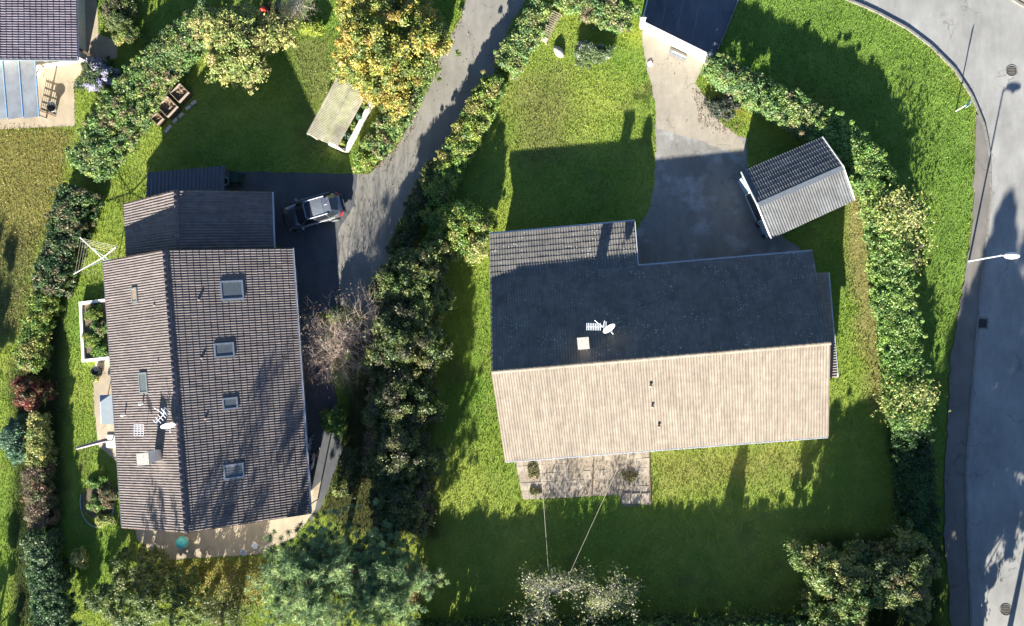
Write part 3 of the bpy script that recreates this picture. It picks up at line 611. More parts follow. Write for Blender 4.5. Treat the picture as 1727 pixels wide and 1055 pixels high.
# ---------------------------------------------------------------- foliage
def leafmesh(C, rad, col, per, size, aspect=.6, up=.12, core=True, squash=.8, flat=.0):
    if per > 4: per = int(per*1.3); size = size*.9
    C = np.asarray(C); n = len(C); Nn = n*per
    d = rng.normal(size=(Nn, 3)); d /= np.linalg.norm(d, axis=1)[:, None]; d[:, 2] = np.where(d[:, 2] < -.35, -d[:, 2], d[:, 2])
    Cr = np.repeat(C, per, 0); Rr = np.repeat(rad, per)[:, None]
    p = Cr+d*Rr*np.array([1, 1, squash])*(.55+.65*rng.random((Nn, 1)))
    nv = d*.5+rng.normal(size=(Nn, 3))*.55+np.array([0, 0, up]); nv /= np.linalg.norm(nv, axis=1)[:, None]
    t = np.cross(nv, rng.normal(size=(Nn, 3))); t /= np.linalg.norm(t, axis=1)[:, None]; b = np.cross(nv, t)
    s = size*(.6+.8*rng.random((Nn, 1))); L = t*s*.5; B = b*s*.5*aspect
    V_ = np.stack([p-L+B*.9, p-L*.7-B*1.1, p+L*1.15], 1).reshape(-1, 3); Q_ = np.arange(Nn*3).reshape(-1, 3)
    c = np.repeat(col, per, 0)*(.7+.6*rng.random((Nn, 1)))*(1+rng.normal(0, .07, (Nn, 3))); c = np.clip(np.repeat(c, 3, 0), .004, .9)
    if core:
        # low-poly core inside every clump; its darkened colour paints the shade between leaves
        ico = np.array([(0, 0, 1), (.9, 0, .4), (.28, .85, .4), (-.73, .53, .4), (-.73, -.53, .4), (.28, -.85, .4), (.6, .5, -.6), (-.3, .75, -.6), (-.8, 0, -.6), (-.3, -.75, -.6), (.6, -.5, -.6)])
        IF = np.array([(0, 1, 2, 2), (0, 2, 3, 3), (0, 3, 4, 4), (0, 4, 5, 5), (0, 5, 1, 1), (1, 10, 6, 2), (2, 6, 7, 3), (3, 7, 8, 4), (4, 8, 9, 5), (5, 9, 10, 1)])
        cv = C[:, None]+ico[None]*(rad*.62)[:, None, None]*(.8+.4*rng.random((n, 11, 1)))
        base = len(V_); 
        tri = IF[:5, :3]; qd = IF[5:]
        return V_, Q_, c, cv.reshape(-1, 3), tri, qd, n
    return V_, Q_, c, None, None, None, 0
def foliage(name, parent, C, rad, col, per, size, mat=None, **k):
    V_, Q_, c, cv, tri, qd, n = leafmesh(C, rad, col, per, size, **k)
    o = link(name, mk_mesh(name, V_, quads=Q_, col=c), mat or M['leaf'], parent)
    if cv is not None:
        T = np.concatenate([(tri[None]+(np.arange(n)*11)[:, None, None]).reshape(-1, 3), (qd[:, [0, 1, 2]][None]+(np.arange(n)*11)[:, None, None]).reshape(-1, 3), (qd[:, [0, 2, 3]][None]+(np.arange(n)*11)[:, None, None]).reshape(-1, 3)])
        cc = np.repeat(np.asarray(col), 11, 0)*.45  # leaf colour darkened: painted inner shade of the clump
        link('shade_core', mk_mesh('shade_core', cv, quads=T, col=cc), M['leaf'], parent)['kind'] = 'stuff'
    return o
def pick(pal, n, xy=None, scale=1.2, seed=0):
    P_ = PAL[pal] if isinstance(pal, str) else pal; k = rng.integers(0, len(P_), n)
    if xy is not None:      # neighbouring clumps tend to share a colour
        f = fbm(xy[:, 0], xy[:, 1], scale, seed+60); k2 = np.clip(((f-.25)*2*len(P_)).astype(int), 0, len(P_)-1); k = np.where(rng.random(n) < .65, k2, k)
    return np.array([P_[i] for i in k])*(.85+.3*rng.random((n, 1)))*1.2
PER = 1.0
def hedge(name, label, pts, h, pal, rc=.36, per=120, size=.13, cat='hedge', rag=.12, group=None, dens=1.0):
    """pts: (px, py, half width px) of the top of the hedge as the photo shows it"""
    rc *= .8; per = int(per*.64)
    P_ = np.array([W(p[0], p[1], h*.85) for p in pts]); hw = np.array([p[2] for p in pts])/27.0
    c_ = np.r_[0, np.cumsum(np.linalg.norm(np.diff(P_[:, :2], axis=0), axis=1))]; L = c_[-1]
    mid = along(P_, c_, L/2); t = thing(name, label, cat, (mid[0], mid[1], 0), group)
    n = int(L*2*hw.mean()/(rc*rc*1.0)*dens*1.35); s = rng.random(n)*L; u = rng.uniform(-1, 1, n)
    pos_ = np.array([along(P_, c_, x) for x in s]); w_ = np.interp(s, c_, hw)
    tang = np.array([nrm((along(P_, c_, min(x+.1, L))-along(P_, c_, max(x-.1, 0)))) for x in s]); nr = np.stack([-tang[:, 1], tang[:, 0]], 1)
    w_ = w_*(1+(fbm(s, s*0, 1.3, len(pts))-.5)*.3)-rc*.6
    xy = pos_[:, :2]+nr*(u*w_)[:, None]
    hz = h*(1-.18*np.abs(u)**3)+(fbm(xy[:, 0], xy[:, 1], 1.0, 5)-.5)*h*.2+rng.normal(0, rag*.5, n)
    # side clumps reaching down to the ground
    ns = int(n*.55); ss = rng.random(ns)*L; sd = np.where(rng.random(ns) < .5, -1, 1); pss = np.array([along(P_, c_, x) for x in ss]); tg = np.array([nrm((along(P_, c_, min(x+.1, L))-along(P_, c_, max(x-.1, 0)))) for x in ss])
    xs2 = pss[:, :2]+np.stack([-tg[:, 1], tg[:, 0]], 1)*(sd*(np.interp(ss, c_, hw)*.92-rc*.6))[:, None]; zs = rng.uniform(.12, h*.85, ns)
    xy = np.vstack([xy, xs2]); z = np.r_[hz-rc*.8, zs]; C = np.column_stack([xy, z]); rad = rc*(.7+.6*rng.random(len(C)))
    no = int(n*.22); so_ = rng.random(no)*L; po = np.array([along(P_, c_, x) for x in so_]); to = np.array([nrm((along(P_, c_, min(x+.1, L))-along(P_, c_, max(x-.1, 0)))) for x in so_])
    uo = np.where(rng.random(no) < .5, -1, 1)*rng.uniform(.85, 1.12, no)*np.interp(so_, c_, hw)
    C = np.vstack([C, np.column_stack([po[:, :2]+np.stack([-to[:, 1], to[:, 0]], 1)*uo[:, None], h*rng.uniform(.5, 1.02, no)])]); rad = np.r_[rad, rc*rng.uniform(.25, .5, no)]; xy = C[:, :2]
    foliage('foliage', t, C, rad, pick(pal, len(C), xy, 1.2, int(abs(mid[0])*7)), int(per*PER), size)
    st = MB()
    for k in range(max(2, int(L/1.1))):
        b = along(P_, c_, (k+.5)*L/max(2, int(L/1.1))); st.tube((b[0], b[1], 0), (b[0]+rng.normal(0, .15), b[1]+rng.normal(0, .15), h*.6), .05, .02, 5)
    st.build('stems', M['bark'], t); return t
def limb(mb, p, d, L, r, depth, tips, gnarl=.35, kids=3, spread=.8, shrink=.66, updraft=.15):
    n = 3; q = np.array(p, float); dd = nrm(d)
    for i in range(n):
        dd = nrm(dd+rng.normal(0, gnarl*.5, 3)+np.array([0, 0, updraft*.3])); e_ = q+dd*L/n; r2 = r*(1-.28)
        mb.tube(q, e_, r, r2, 5 if r > .05 else 3, False); q = e_; r = r2
        if depth > 0 and i > 0:
            for _ in range(kids if i == n-1 else max(1, kids-1)):
                nd = nrm(dd+rng.normal(0, spread, 3)*np.array([1, 1, .6])+np.array([0, 0, updraft])); limb(mb, q, nd, L*shrink*(.75+.5*rng.random()), r*.68, depth-1, tips, gnarl, kids, spread, shrink, updraft)
    tips.append(q)
def crown_tree(name, label, px, py, h, rx, ry, pal, cat='tree', rc=.45, per=110, size=.14, ncl=None, zlow=.35, base=None, trunk=.14, group=None, shape='dome', mat=None, aspect=.6, lumps=.38, core=True, barkm=None):
    """crown seen at px,py; rx, ry in metres; lumpy outline"""
    rc *= .78; per = int(per*.62)
    ztop = h; zc = h*.75; c0 = W(px, py, zc); b = np.array([c0[0], c0[1], 0]) if base is None else W(*base)
    t = thing(name, label, cat, b, group); n = ncl or int(rx*ry*3.14/(rc*rc)*1.5)
    th = rng.random(n)*2*math.pi; rr = np.sqrt(rng.random(n)); lob = 1+lumps*np.sin(th*3+rng.random()*6)*.6+lumps*np.sin(th*5+rng.random()*6)*.5
    x = c0[0]+np.cos(th)*rr*lob*(rx-rc*.5); y = c0[1]+np.sin(th)*rr*lob*(ry-rc*.5)
    dome = np.sqrt(np.clip(1-rr**2, 0, 1)) if shape == 'dome' else (1-rr)
    zt = h*zlow+(h-h*zlow)*dome+(fbm(x, y, 1.6, int(px) % 50)-.5)*h*.25; z = zt-rc*.8-(rng.random(n)**2.2)*(zt-h*zlow)*.7; z = np.maximum(z, rc*.5)
    C = np.column_stack([x, y, z]); rad = rc*(.6+.7*rng.random(n))
    no = int(n*.2); k_ = rng.integers(0, n, no); C2 = C[k_].copy(); f_ = rng.uniform(1.0, 1.22, no); C2[:, 0] = c0[0]+(C2[:, 0]-c0[0])*f_; C2[:, 1] = c0[1]+(C2[:, 1]-c0[1])*f_; C2[:, 2] += rng.normal(0, .12, no)*h/3
    C = np.vstack([C, C2]); rad = np.r_[rad, rc*rng.uniform(.25, .5, no)]; n = len(C)
    foliage('crown', t, C, rad, pick(pal, n, C[:, :2], 1.5, int(px)), int(per*PER), size, mat, aspect=aspect, core=core)
    tb = MB(); top = np.array([c0[0], c0[1], h*.7]); midp = b*.4+top*.6+rng.normal(0, .15, 3)*[1, 1, 0]; tb.tube(b, midp, trunk, trunk*.7, 7); tb.tube(midp, top, trunk*.7, trunk*.3, 7)
    for k in rng.choice(n, min(n, 26), replace=False): 
        s_ = b+(midp-b)*(.5+.5*rng.random()); m_ = (s_+C[k])/2+rng.normal(0, .15, 3)+[0, 0, .1]; tb.tube(s_, m_, trunk*.35, trunk*.2, 5, False); tb.tube(m_, C[k], trunk*.2, .012, 4, False)
    tb.build('trunk', barkm or M['bark'], t); return t
def bare_tree(name, label, px, py, h, base, pal, kids=3, depth=3, L=None, r=.09, barkm=None, nl=2500, lsize=.12, spread=.8, gnarl=.35, cat='tree', stems=1, up=.15, jit=.25, shrink=.66, lean=None, group=None):
    b = W(*base); t = thing(name, label, cat, b, group); mb = MB(); tips = []; L = L or h*.42; top = W(px, py, h)
    for s in range(stems):
        bb = b+np.array([*rng.normal(0, .12*min(stems, 5)**.5, 2), 0]) if stems > 1 else b
        d = nrm(top-bb+rng.normal(0, .5 if stems > 1 else .05, 3)*h*(.6 if stems > 1 else .2)); limb(mb, bb, d, L, r, depth, tips, gnarl, kids, spread, shrink, up)
    tr_ = mb.build('trunk' if stems == 1 else 'branches', barkm or M['bark'], t)
    if nl:
        T = np.array(tips); k = rng.integers(0, len(T), nl); C = T[k]+rng.normal(0, jit, (nl, 3))
        foliage('leaves', t, C, np.full(nl, .06), pick(pal, nl), 2, lsize, core=False)
    return t

# west hedge, from the top of the picture down
hedge('hedge','mixed green hedge between the two left gardens, top stretch below the pale yellow tree',[(352,15,26),(300,68,32),(255,118,38),(215,170,44),(175,228,44),(140,285,38)],1.9,'mixed')
hedge('hedge','dark glossy hedge stretch west of the rotary clothes line',[(128,318,34),(110,375,32),(90,440,30),(78,490,26)],2.0,G((.06,.12,.04),(.09,.15,.06),(.16,.15,.08),(.05,.10,.035),(.11,.17,.05)),size=.15)
hedge('hedge','yellow-green ragged hedge stretch above the red-leaved shrub',[(72,495,22),(60,540,22),(48,585,24),(45,622,20)],1.9,'lit')
crown_tree('shrub','red-leaved shrub in the left hedge',43,664,2.1,1.15,1.35,'red','shrub',.32,110,.12)
crown_tree('shrub','blue-green shrub on the west side of the hedge below the red one',18,742,2.0,.9,1.6,'bluegreen','shrub',.32,120,.12)
hedge('hedge','golden green stretch of the left hedge directly below the red-leaved shrub',[(58,700,14),(60,740,16),(58,785,18)],1.8,'yellow')
hedge('hedge','brown clipped hedge stretch with dry leaves at the far left',[(52,790,22),(60,840,22),(62,890,20)],1.8,'brown',per=150,size=.10,rag=.04)
hedge('hedge','green leafy lower left hedge stretch reaching the bottom of the picture',[(58,900,24),(66,950,28),(80,1010,32),(90,1080,38)],2.0,G((.06,.12,.05),(.09,.16,.06),(.12,.18,.08),(.05,.09,.03)),size=.15)
crown_tree('shrub','small shrub with pale orange leaves in the shade beside the lower left hedge',128,942,1.2,.6,.7,'yellow','shrub',.25,60,.11)
# top left
crown_tree('shrub','rounded olive shrub beside the path of the top left house',196,18,2.2,1.3,1.9,'dark','shrub',.36,130,.10)
crown_tree('shrub','pale green low shrub at the foot of the rounded olive shrub',208,58,1.1,.85,.55,'lit','shrub',.25,100,.10)
crown_tree('flowering_shrub','flowering shrub with masses of lilac blossoms beside the terrace',160,122,1.3,1.5,1.2,'aster','shrub',.28,70,.10)
crown_tree('tree','pale yellow leafed tree overhanging the top of the left hedge',395,62,4.6,3.0,2.7,'yellow','tree',.5,75,.15,base=(425,55),zlow=.45,lumps=.35)
crown_tree('tree','large tree with orange, gold and green autumn leaves beside the lane',640,55,6.5,3.6,3.9,'orange','tree',.55,100,.15,base=(662,70),zlow=.3,lumps=.2)
crown_tree('shrub','golden leafed branches hanging over the slatted pergola roof',600,118,3.3,2.2,.8,'orange','shrub',.4,80,.13,zlow=.5)
crown_tree('shrub','golden shrub just right of the slatted pergola',652,150,2.4,.8,.7,G((.36,.30,.06),(.30,.26,.06)),'shrub',.3,90,.12)
crown_tree('shrub','yellow-green low shrub below the grey leafless bush',525,45,1.0,1.0,.5,G((.30,.36,.05),(.22,.28,.04)),'shrub',.25,70,.10)
bare_tree('bush','grey leafless bush at the top edge between two yellow trees',492,8,2.6,(505,0),'brown',4,3,1.2,.035,M['palebark'],300,.08,.9,.3,'bush',14)
hedge('hedge','green shrubs lining the left edge of the lane below the autumn tree',[(735,40,20),(715,100,20),(690,150,24),(660,205,26),(625,255,22)],1.4,'mixed',rc=.3,size=.12)
crown_tree('shrub','yellow-green shrub at the corner of the lane and the driveway',612,268,1.3,.85,.75,'lit','shrub',.28,110,.12)
# middle hedge
hedge('hedge','mixed autumn hedge on the right of the lane, top stretch beside the wooden bench',[(915,5,20),(893,45,24),(865,88,26),(850,112,24)],1.6,'mixed')
hedge('hedge','yellow-green hedge stretch between lane and lawn, north of the leafy bend',[(835,130,20),(812,175,24),(790,218,26),(765,262,24),(745,300,24),(730,335,26)],1.7,'lit',rc=.33,rag=.2)
crown_tree('shrub','large yellow-green bush bulging onto the lawn at the left gable of the wide house',762,378,3.0,2.2,1.9,'lit','shrub',.42,100,.14)
crown_tree('shrub','pale cream leafed bush touching the north west roof corner',800,412,2.4,.95,1.0,'yellow','shrub',.34,80,.12)
hedge('hedge','dark shaded bank of shrubs leaning over the lane edge',[(735,275,14),(708,330,18),(690,380,20),(668,430,20)],1.6,'dark')
crown_tree('tree','dark green tree in the middle hedge beside the end of the lane',695,478,4.4,2.5,2.9,'hedge','tree',.45,105,.14)
crown_tree('tree','dense dark green tree in the middle hedge, second one south of the lane end',680,570,5.0,2.5,3.0,'dark','tree',.45,110,.14)
crown_tree('tree','dark green tree of the middle hedge beside the brown leafless bush',672,665,4.8,2.2,3.0,'dark','tree',.45,110,.14)
crown_tree('tree','dark tree of the middle hedge level with the bicycles',672,755,4.8,2.1,3.0,'dark','tree',.45,110,.14)
crown_tree('tree','dark tree of the middle hedge next to the large pine',668,845,4.2,2.1,2.9,'dark','tree',.45,100,.14)
hedge('hedge','brownish thin shrubs in shade on the west side of the middle hedge',[(640,560,12),(635,640,14),(632,720,16),(625,800,18)],1.6,'brown',per=60)
bare_tree('bush','brown leafless bush with fine twigs beside the east eaves of the long house',556,590,4.4,(588,585),'brown',3,3,2.1,.07,M['brownbark'],400,.09,.95,.3,'bush',17)
bare_tree('tree','thin leafless tree with fanned stems added at the end of the lane to streak it with shade',592,512,5.0,(612,552),'brown',3,3,2.4,.06,M['brownbark'],150,.09,.8,.3,'tree',6,up=.25)  # added tree; its bare stems thicken the branch shadows on the lane
crown_tree('shrub','bright green shrub beside the path south of the brown leafless bush',560,712,1.5,.85,1.0,'bright','shrub',.3,90,.13)
crown_tree('shrub','small green shrub on the path side just north of the pine',572,822,1.2,.6,.7,'hedge','shrub',.28,80,.11)
crown_tree('shrub','dark shrub between the path and the middle hedge near the pine',592,792,1.7,1.0,1.6,'olive','shrub',.34,80,.12)
crown_tree('shrub','yellow-tipped shrub behind the brown leafless bush at the end of the lane',575,532,1.6,1.3,.6,'lit','shrub',.3,80,.12)
hedge('hedge','dense dark green undergrowth filling the middle hedge between its trees',[(705,440,36),(690,520,42),(676,620,42),(672,740,40),(665,880,40)],2.9,'dark',rc=.42)
# gate hedges
hedge('hedge','green hedge on the left of the white gate',[(940,-15,20),(985,5,24),(1030,22,25),(1068,32,22)],1.3,'mixed',rag=.05)
crown_tree('shrub','low block-shaped shrub with white flowers on the upper lawn',998,86,1.15,1.35,.75,'white','shrub',.26,120,.10,shape='dome')
crown_tree('shrub','grey-green low spreading bush on the right edge of the driveway',1222,178,.9,1.0,.8,G((.07,.08,.06),(.06,.08,.05),(.10,.10,.07)),'shrub',.25,100,.10)
# east hedge
hedge('hedge','speckled hedge curving away from the white gate',[(1196,106,18),(1240,129,25),(1290,157,27),(1340,185,29),(1372,205,29)],1.9,'mixed',rag=.12)
hedge('hedge','green hedge bend behind the shed',[(1380,208,29),(1425,238,30),(1463,272,31),(1486,315,31)],2.0,'bend')
hedge('hedge','green hedge stretch under the sparse yellow tree, right of the garden',[(1490,325,31),(1500,400,30),(1508,470,30),(1514,525,31)],1.9,'bend')
hedge('hedge','bright green clipped hedge stretch south of the sparse yellow tree',[(1517,525,31),(1526,600,31),(1532,660,30),(1536,720,30)],1.9,'bend',rag=.06)
hedge('hedge','dark conifer hedge at the lower end of the right garden',[(1538,722,29),(1545,800,30),(1552,870,29),(1556,930,28)],1.8,'conif',per=150,size=.11,rag=.05)
bare_tree('tree','sparse tree with bare twigs and few yellow leaves rising out of the right hedge',1518,372,3.9,(1496,386),'yellow',3,3,1.5,.06,M['palebark'],1900,.14,.9,.35,'tree',5,up=.05)
bare_tree('tree','small sparse yellow tree in the right hedge level with the pale roof edge',1542,676,3.2,(1524,668),'yellow',3,3,1.1,.045,M['palebark'],1300,.13,.9,.35,'tree',4,up=.05)
# bottom
bare_tree('tree','leafless lichen-covered tree holding two cords at the bottom edge',928,1003,3.9,(940,985),'lichen',3,4,1.6,.16,M['palebark'],1300,.10,1.0,.5,'tree',3,up=.1,jit=.16)
bare_tree('tree','grey-yellow mossy tree right of the lichen-covered tree at the bottom edge',1028,1028,3.4,(1018,1006),'lichen',3,4,1.45,.13,M['palebark'],1800,.10,1.0,.5,'tree',3,up=.1,jit=.16)
crown_tree('tree','broad tree with pale green and yellowing leaves at the bottom right lawn',1432,998,4.2,2.9,2.9,G((.16,.24,.06),(.24,.30,.09),(.12,.19,.05),(.28,.29,.10)),'tree',.42,85,.13,base=(1435,990))
crown_tree('tree','dark green tree between the yellowing tree and the sidewalk',1528,975,4.4,2.4,2.6,'hedge','tree',.42,90,.13,base=(1520,970))
crown_tree('tree','large soft green tree at the bottom edge under the south patio',235,1012,3.4,4.2,2.5,G((.13,.19,.05),(.18,.23,.06),(.10,.15,.045),(.21,.24,.08)),'tree',.4,100,.10,zlow=.2)
crown_tree('tree','thin shaded tree between the patio trees and the pine at the bottom edge',370,1030,2.8,1.9,1.8,'olive','tree',.4,50,.11,core=False)
# pine: whorls of needles on the tips of long limbs
def pine(label, base, px, py, h, r, seed_n=420):
    b = W(*base); top = W(px, py, h); t = thing('pine_tree', label, 'pine tree', b); tb = MB(); tb.tube(b, top, .22, .05, 8); C = []
    for k in range(46):
        f = .35+.62*k/46; o = b+(top-b)*f; th = k*2.4+rng.normal(0, .3); L = r*(1.05-f)**.55*(.75+.5*rng.random())*1.15; d = np.array([math.cos(th), math.sin(th), .12]); e_ = o+d*L+[0, 0, .3]
        tb.tube(o, e_, .05, .015, 5, False)
        for s in np.linspace(.3, 1, 7):
            p = o+(e_-o)*s
            for q in range(5):
                sp = L*.22*(1.2-s*.5); w_ = p+rng.normal(0, sp, 3)*[1, 1, .35]; tb.tube(p, w_, .014, .006, 3, False); C.append(w_)
    tb.build('trunk', M['bark'], t); C = np.array(C); n = len(C); per = 80; Nn = n*per
    d = rng.normal(size=(Nn, 3)); d[:, 2] = np.abs(d[:, 2])*.9; d /= np.linalg.norm(d, axis=1)[:, None]; p = np.repeat(C, per, 0)+rng.normal(0, .07, (Nn, 3)); L = .15+.10*rng.random((Nn, 1))
    sd = np.cross(d, rng.normal(size=(Nn, 3))); sd /= np.linalg.norm(sd, axis=1)[:, None]; V_ = np.stack([p-sd*.016, p+sd*.016, p+d*L], 1).reshape(-1, 3)
    c = np.repeat(pick('pine', n), per, 0)*np.array([1.2, 1.2, .95])*(.75+.5*rng.random((Nn, 1))); link('needles', mk_mesh('needles', V_, quads=np.arange(Nn*3).reshape(-1, 3), col=np.repeat(c, 3, 0)), M['needle'], t)
pine('large blue-green pine beside the south patio at the bottom edge',(572,962),515,978,8.2,4.3)
pine('second blue-green pine leaning over the middle hedge, right of the larger pine',(650,960),640,985,6.2,3.2)
crown_tree('shrub','small autumn bush with pale leaves between pine and lower lawn',700,985,2.0,.8,1.6,G((.22,.20,.06),(.26,.17,.08),(.12,.16,.05)),'shrub',.28,50,.12,core=False)
# trees and hedge standing just below or beside the picture; their shade falls into it
hedge('hedge','tall dark hedge along the bottom edge of the right garden',[(690,1085,26),(860,1085,26),(1040,1082,26),(1200,1080,26),(1400,1078,28)],2.6,'conif',rc=.6,per=60,size=.2,rag=.25,dens=4.5)
def conifer(label, base, h, r, per=60):
    b = W(*base); t = thing('conifer', label, 'conifer', b); n = int(110*h*r/6); f = rng.random(n)**.8; th = rng.random(n)*6.28; rr = r*(1-f)**.7*(.45+.55*rng.random(n))
    C = np.column_stack([b[0]+np.cos(th)*rr, b[1]+np.sin(th)*rr, .6+f*(h-.6)]); foliage('crown', t, C, np.full(n, .42 if r > 1.5 else .3)*(1.15-f*.6), pick('conif', n), per, .2, M['needle'])
    MB().tube(b, b+[0, 0, h*.95], .15, .03, 8).build('trunk', M['bark'], t)
conifer('slim conifer in the bottom hedge whose pointed shade falls on the lawn',(1187,1085),4.8,.95,130)
conifer('tall conifer beside the road below the picture',(1536,1150),11.2,3.8,70)
def tall_tree(label, base, h, rx, zl, pal='olive', per=45):
    crown_tree('tree', label, *base, h, rx, rx, pal, 'tree', .6, per, .22, base=base, zlow=zl, trunk=.2)
def rawtree(label, base, h, rx, zl, dens=.8):
    b = W(*base); t = thing('tree', label, 'tree', b); n = int(rx*rx*(h-zl)*dens); d = rng.normal(size=(n, 3)); d /= np.linalg.norm(d, axis=1)[:, None]; d *= rng.random((n, 1))**.4
    C = b+np.array([0, 0, (h+zl)/2])+d*np.array([rx, rx, (h-zl)/2]); foliage('crown', t, C, .55*(.6+.7*rng.random(n)), pick('olive', n), 50, .18, core=zl < 6)
    tb = MB(); tb.tube(b, b+[0, 0, h*.8], .2, .06, 8)
    for k in range(0, n, 3): tb.tube(b+[0, 0, zl*.8+(C[k][2]-zl)*.4], C[k], .05, .015, 4, False)
    tb.build('trunk', M['bark'], t)
rawtree('tall tree south of the patio, left one of two below the picture',(300,1150),11.0,2.6,6.5,1.2)
rawtree('tall tree south of the patio, right one of two below the picture',(372,1165),12.0,2.8,7.0,1.0)
rawtree('broad tree below the picture, first one left of the tall conifer',(1508,1160),9.4,1.9,1.5,3.5)
rawtree('broad tree below the picture, between the tall conifer and the road',(1612,1165),10.4,3.0,2.5,3.0)
rawtree('broad tree below the picture with its crown over the road',(1678,1180),10.2,2.6,5.0,2.6)
rawtree('tall slender tree below the picture added behind the pines to shade the middle hedge',(612,1190),11.5,1.6,3.0,2.2)  # unseen tree, added so that its shade covers the middle hedge
rawtree('high-crowned tree below the picture on the far side of the road',(1738,1195),9.8,2.8,5.0,2.6)
rawtree('low tree below the picture at the corner of the right garden',(1410,1120),5.7,2.6,.8,3.5)
rawtree('round tree at the left edge in the neighbouring garden',(-72,800),6.5,2.2,2.0,1.6)
rawtree('round tree below the lower left corner of the picture',(-20,1130),3.8,1.8,.8,1.8)

# ---------------------------------------------------------------- grass, fallen leaves
def scatter_mask(n, x0, x1, y0, y1):
    x = rng.uniform(x0, x1, n); y = rng.uniform(y0, y1, n); ok = np.ones(n, bool)
    for P_ in HARD: ok &= ~inpoly(x, y, P_)
    road = WP(RW+[(2100,1200),(2100,-300),(1340,-300)]); ok &= ~inpoly(x, y, road)
    for q_ in (q1, qg, q2, qs): ok &= ~inpoly(x, y, np.array(q_)[:, :2])
    return x[ok], y[ok]
x, y = scatter_mask(760000, -43.5, 25.5, -22.5, 24.5)
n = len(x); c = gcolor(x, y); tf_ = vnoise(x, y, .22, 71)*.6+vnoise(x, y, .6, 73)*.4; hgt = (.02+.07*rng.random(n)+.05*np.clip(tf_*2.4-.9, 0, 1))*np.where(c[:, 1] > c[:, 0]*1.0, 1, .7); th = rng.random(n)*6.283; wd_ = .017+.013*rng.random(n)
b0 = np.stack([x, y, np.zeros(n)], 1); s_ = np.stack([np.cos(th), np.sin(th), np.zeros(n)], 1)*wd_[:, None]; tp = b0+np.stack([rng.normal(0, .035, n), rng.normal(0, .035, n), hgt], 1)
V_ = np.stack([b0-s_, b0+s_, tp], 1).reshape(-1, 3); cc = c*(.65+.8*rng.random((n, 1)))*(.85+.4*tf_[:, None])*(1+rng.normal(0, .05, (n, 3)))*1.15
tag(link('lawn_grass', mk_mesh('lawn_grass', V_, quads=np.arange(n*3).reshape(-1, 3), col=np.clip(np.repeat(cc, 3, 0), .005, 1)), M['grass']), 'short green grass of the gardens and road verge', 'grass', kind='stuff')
def litter(label, polys, cols, size=.1):
    P_ = []
    for pts, k in polys:
        w_ = WP(pts); x = rng.uniform(w_[:, 0].min(), w_[:, 0].max(), k); y = rng.uniform(w_[:, 1].min(), w_[:, 1].max(), k); ok = inpoly(x, y, w_); P_.append(np.column_stack([x[ok], y[ok]]))
    P_ = np.vstack(P_); n = len(P_); C = np.column_stack([P_, .03+.06*rng.random(n)]); k = rng.integers(0, len(cols), n)
    V_, Q_, c, *_ = leafmesh(C, np.full(n, .02), np.array(cols)[k], 1, size, .7, 1.2, False)
    tag(link('fallen_leaves', mk_mesh('fallen_leaves', V_, quads=Q_, col=c), M['leaf']), label, 'leaves', kind='stuff')
litter('yellow and brown fallen leaves on the neighbouring lawn at the far left', [([(-60,205),(120,218),(100,320),(70,430),(40,560),(-60,620)], 10000)], [(.30,.22,.06),(.22,.19,.06),(.32,.28,.08),(.14,.12,.05)], .08)
litter('golden fallen leaves on the grass south of the patio', [([(275,948),(445,938),(445,1020),(290,1030)], 6500)], [(.40,.34,.07),(.34,.27,.07),(.28,.26,.07)], .08)
litter('scattered pale fallen leaves on the lawns', [([(280,130),(560,110),(600,290),(270,290)], 450), ([(700,880),(1400,860),(1350,1040),(720,1040)], 700), ([(80,620),(135,620),(150,900),(100,900)], 120)], [(.45,.42,.34),(.36,.3,.16)], .07)
litter('brown and orange fallen leaves along the edges of the lane', [([(790,0),(770,40),(728,110),(700,170),(712,178),(745,110),(775,50)], 900), ([(715,170),(665,240),(600,292),(650,290),(700,215)], 900)], [(.25,.12,.05),(.30,.18,.06),(.18,.09,.05)], .09)
litter('brown fallen leaves around the grey-green bush on the driveway', [([(1165,150),(1255,160),(1250,235),(1180,215)], 900)], [(.20,.13,.08),(.26,.18,.10)], .08)

for i, (px, py, rx, ry, lb) in enumerate(((899,792,.35,.6,'weeds growing through the left part of the south terrace'),(1062,803,.5,.35,'weeds beside the corner slabs of the south terrace'),(902,828,.4,.25,'weeds at the lower left edge of the south terrace'))):
    crown_tree('weeds', lb, px, py, .14, rx, ry, G((.18,.19,.07),(.24,.21,.10),(.12,.15,.05)), 'weeds', .12, 50, .08, trunk=.01, core=False)
litter('dry leaves and grit along the kerb of the road', [([(x-1, y) for x, y in RW[1:16]]+[(x+9, y) for x, y in RW[1:16]][::-1], 1800)], [(.20,.15,.08),(.28,.22,.12),(.14,.12,.08)], .06)
litter('dry leaves blown onto the drive and the lane', [([(600,300),(790,10),(850,40),(700,360),(600,520)], 260), ([(400,300),(600,300),(570,500),(510,500)], 60), ([(1090,80),(1170,110),(1250,260),(1110,380)], 160)], [(.30,.20,.08),(.24,.16,.07)], .08)

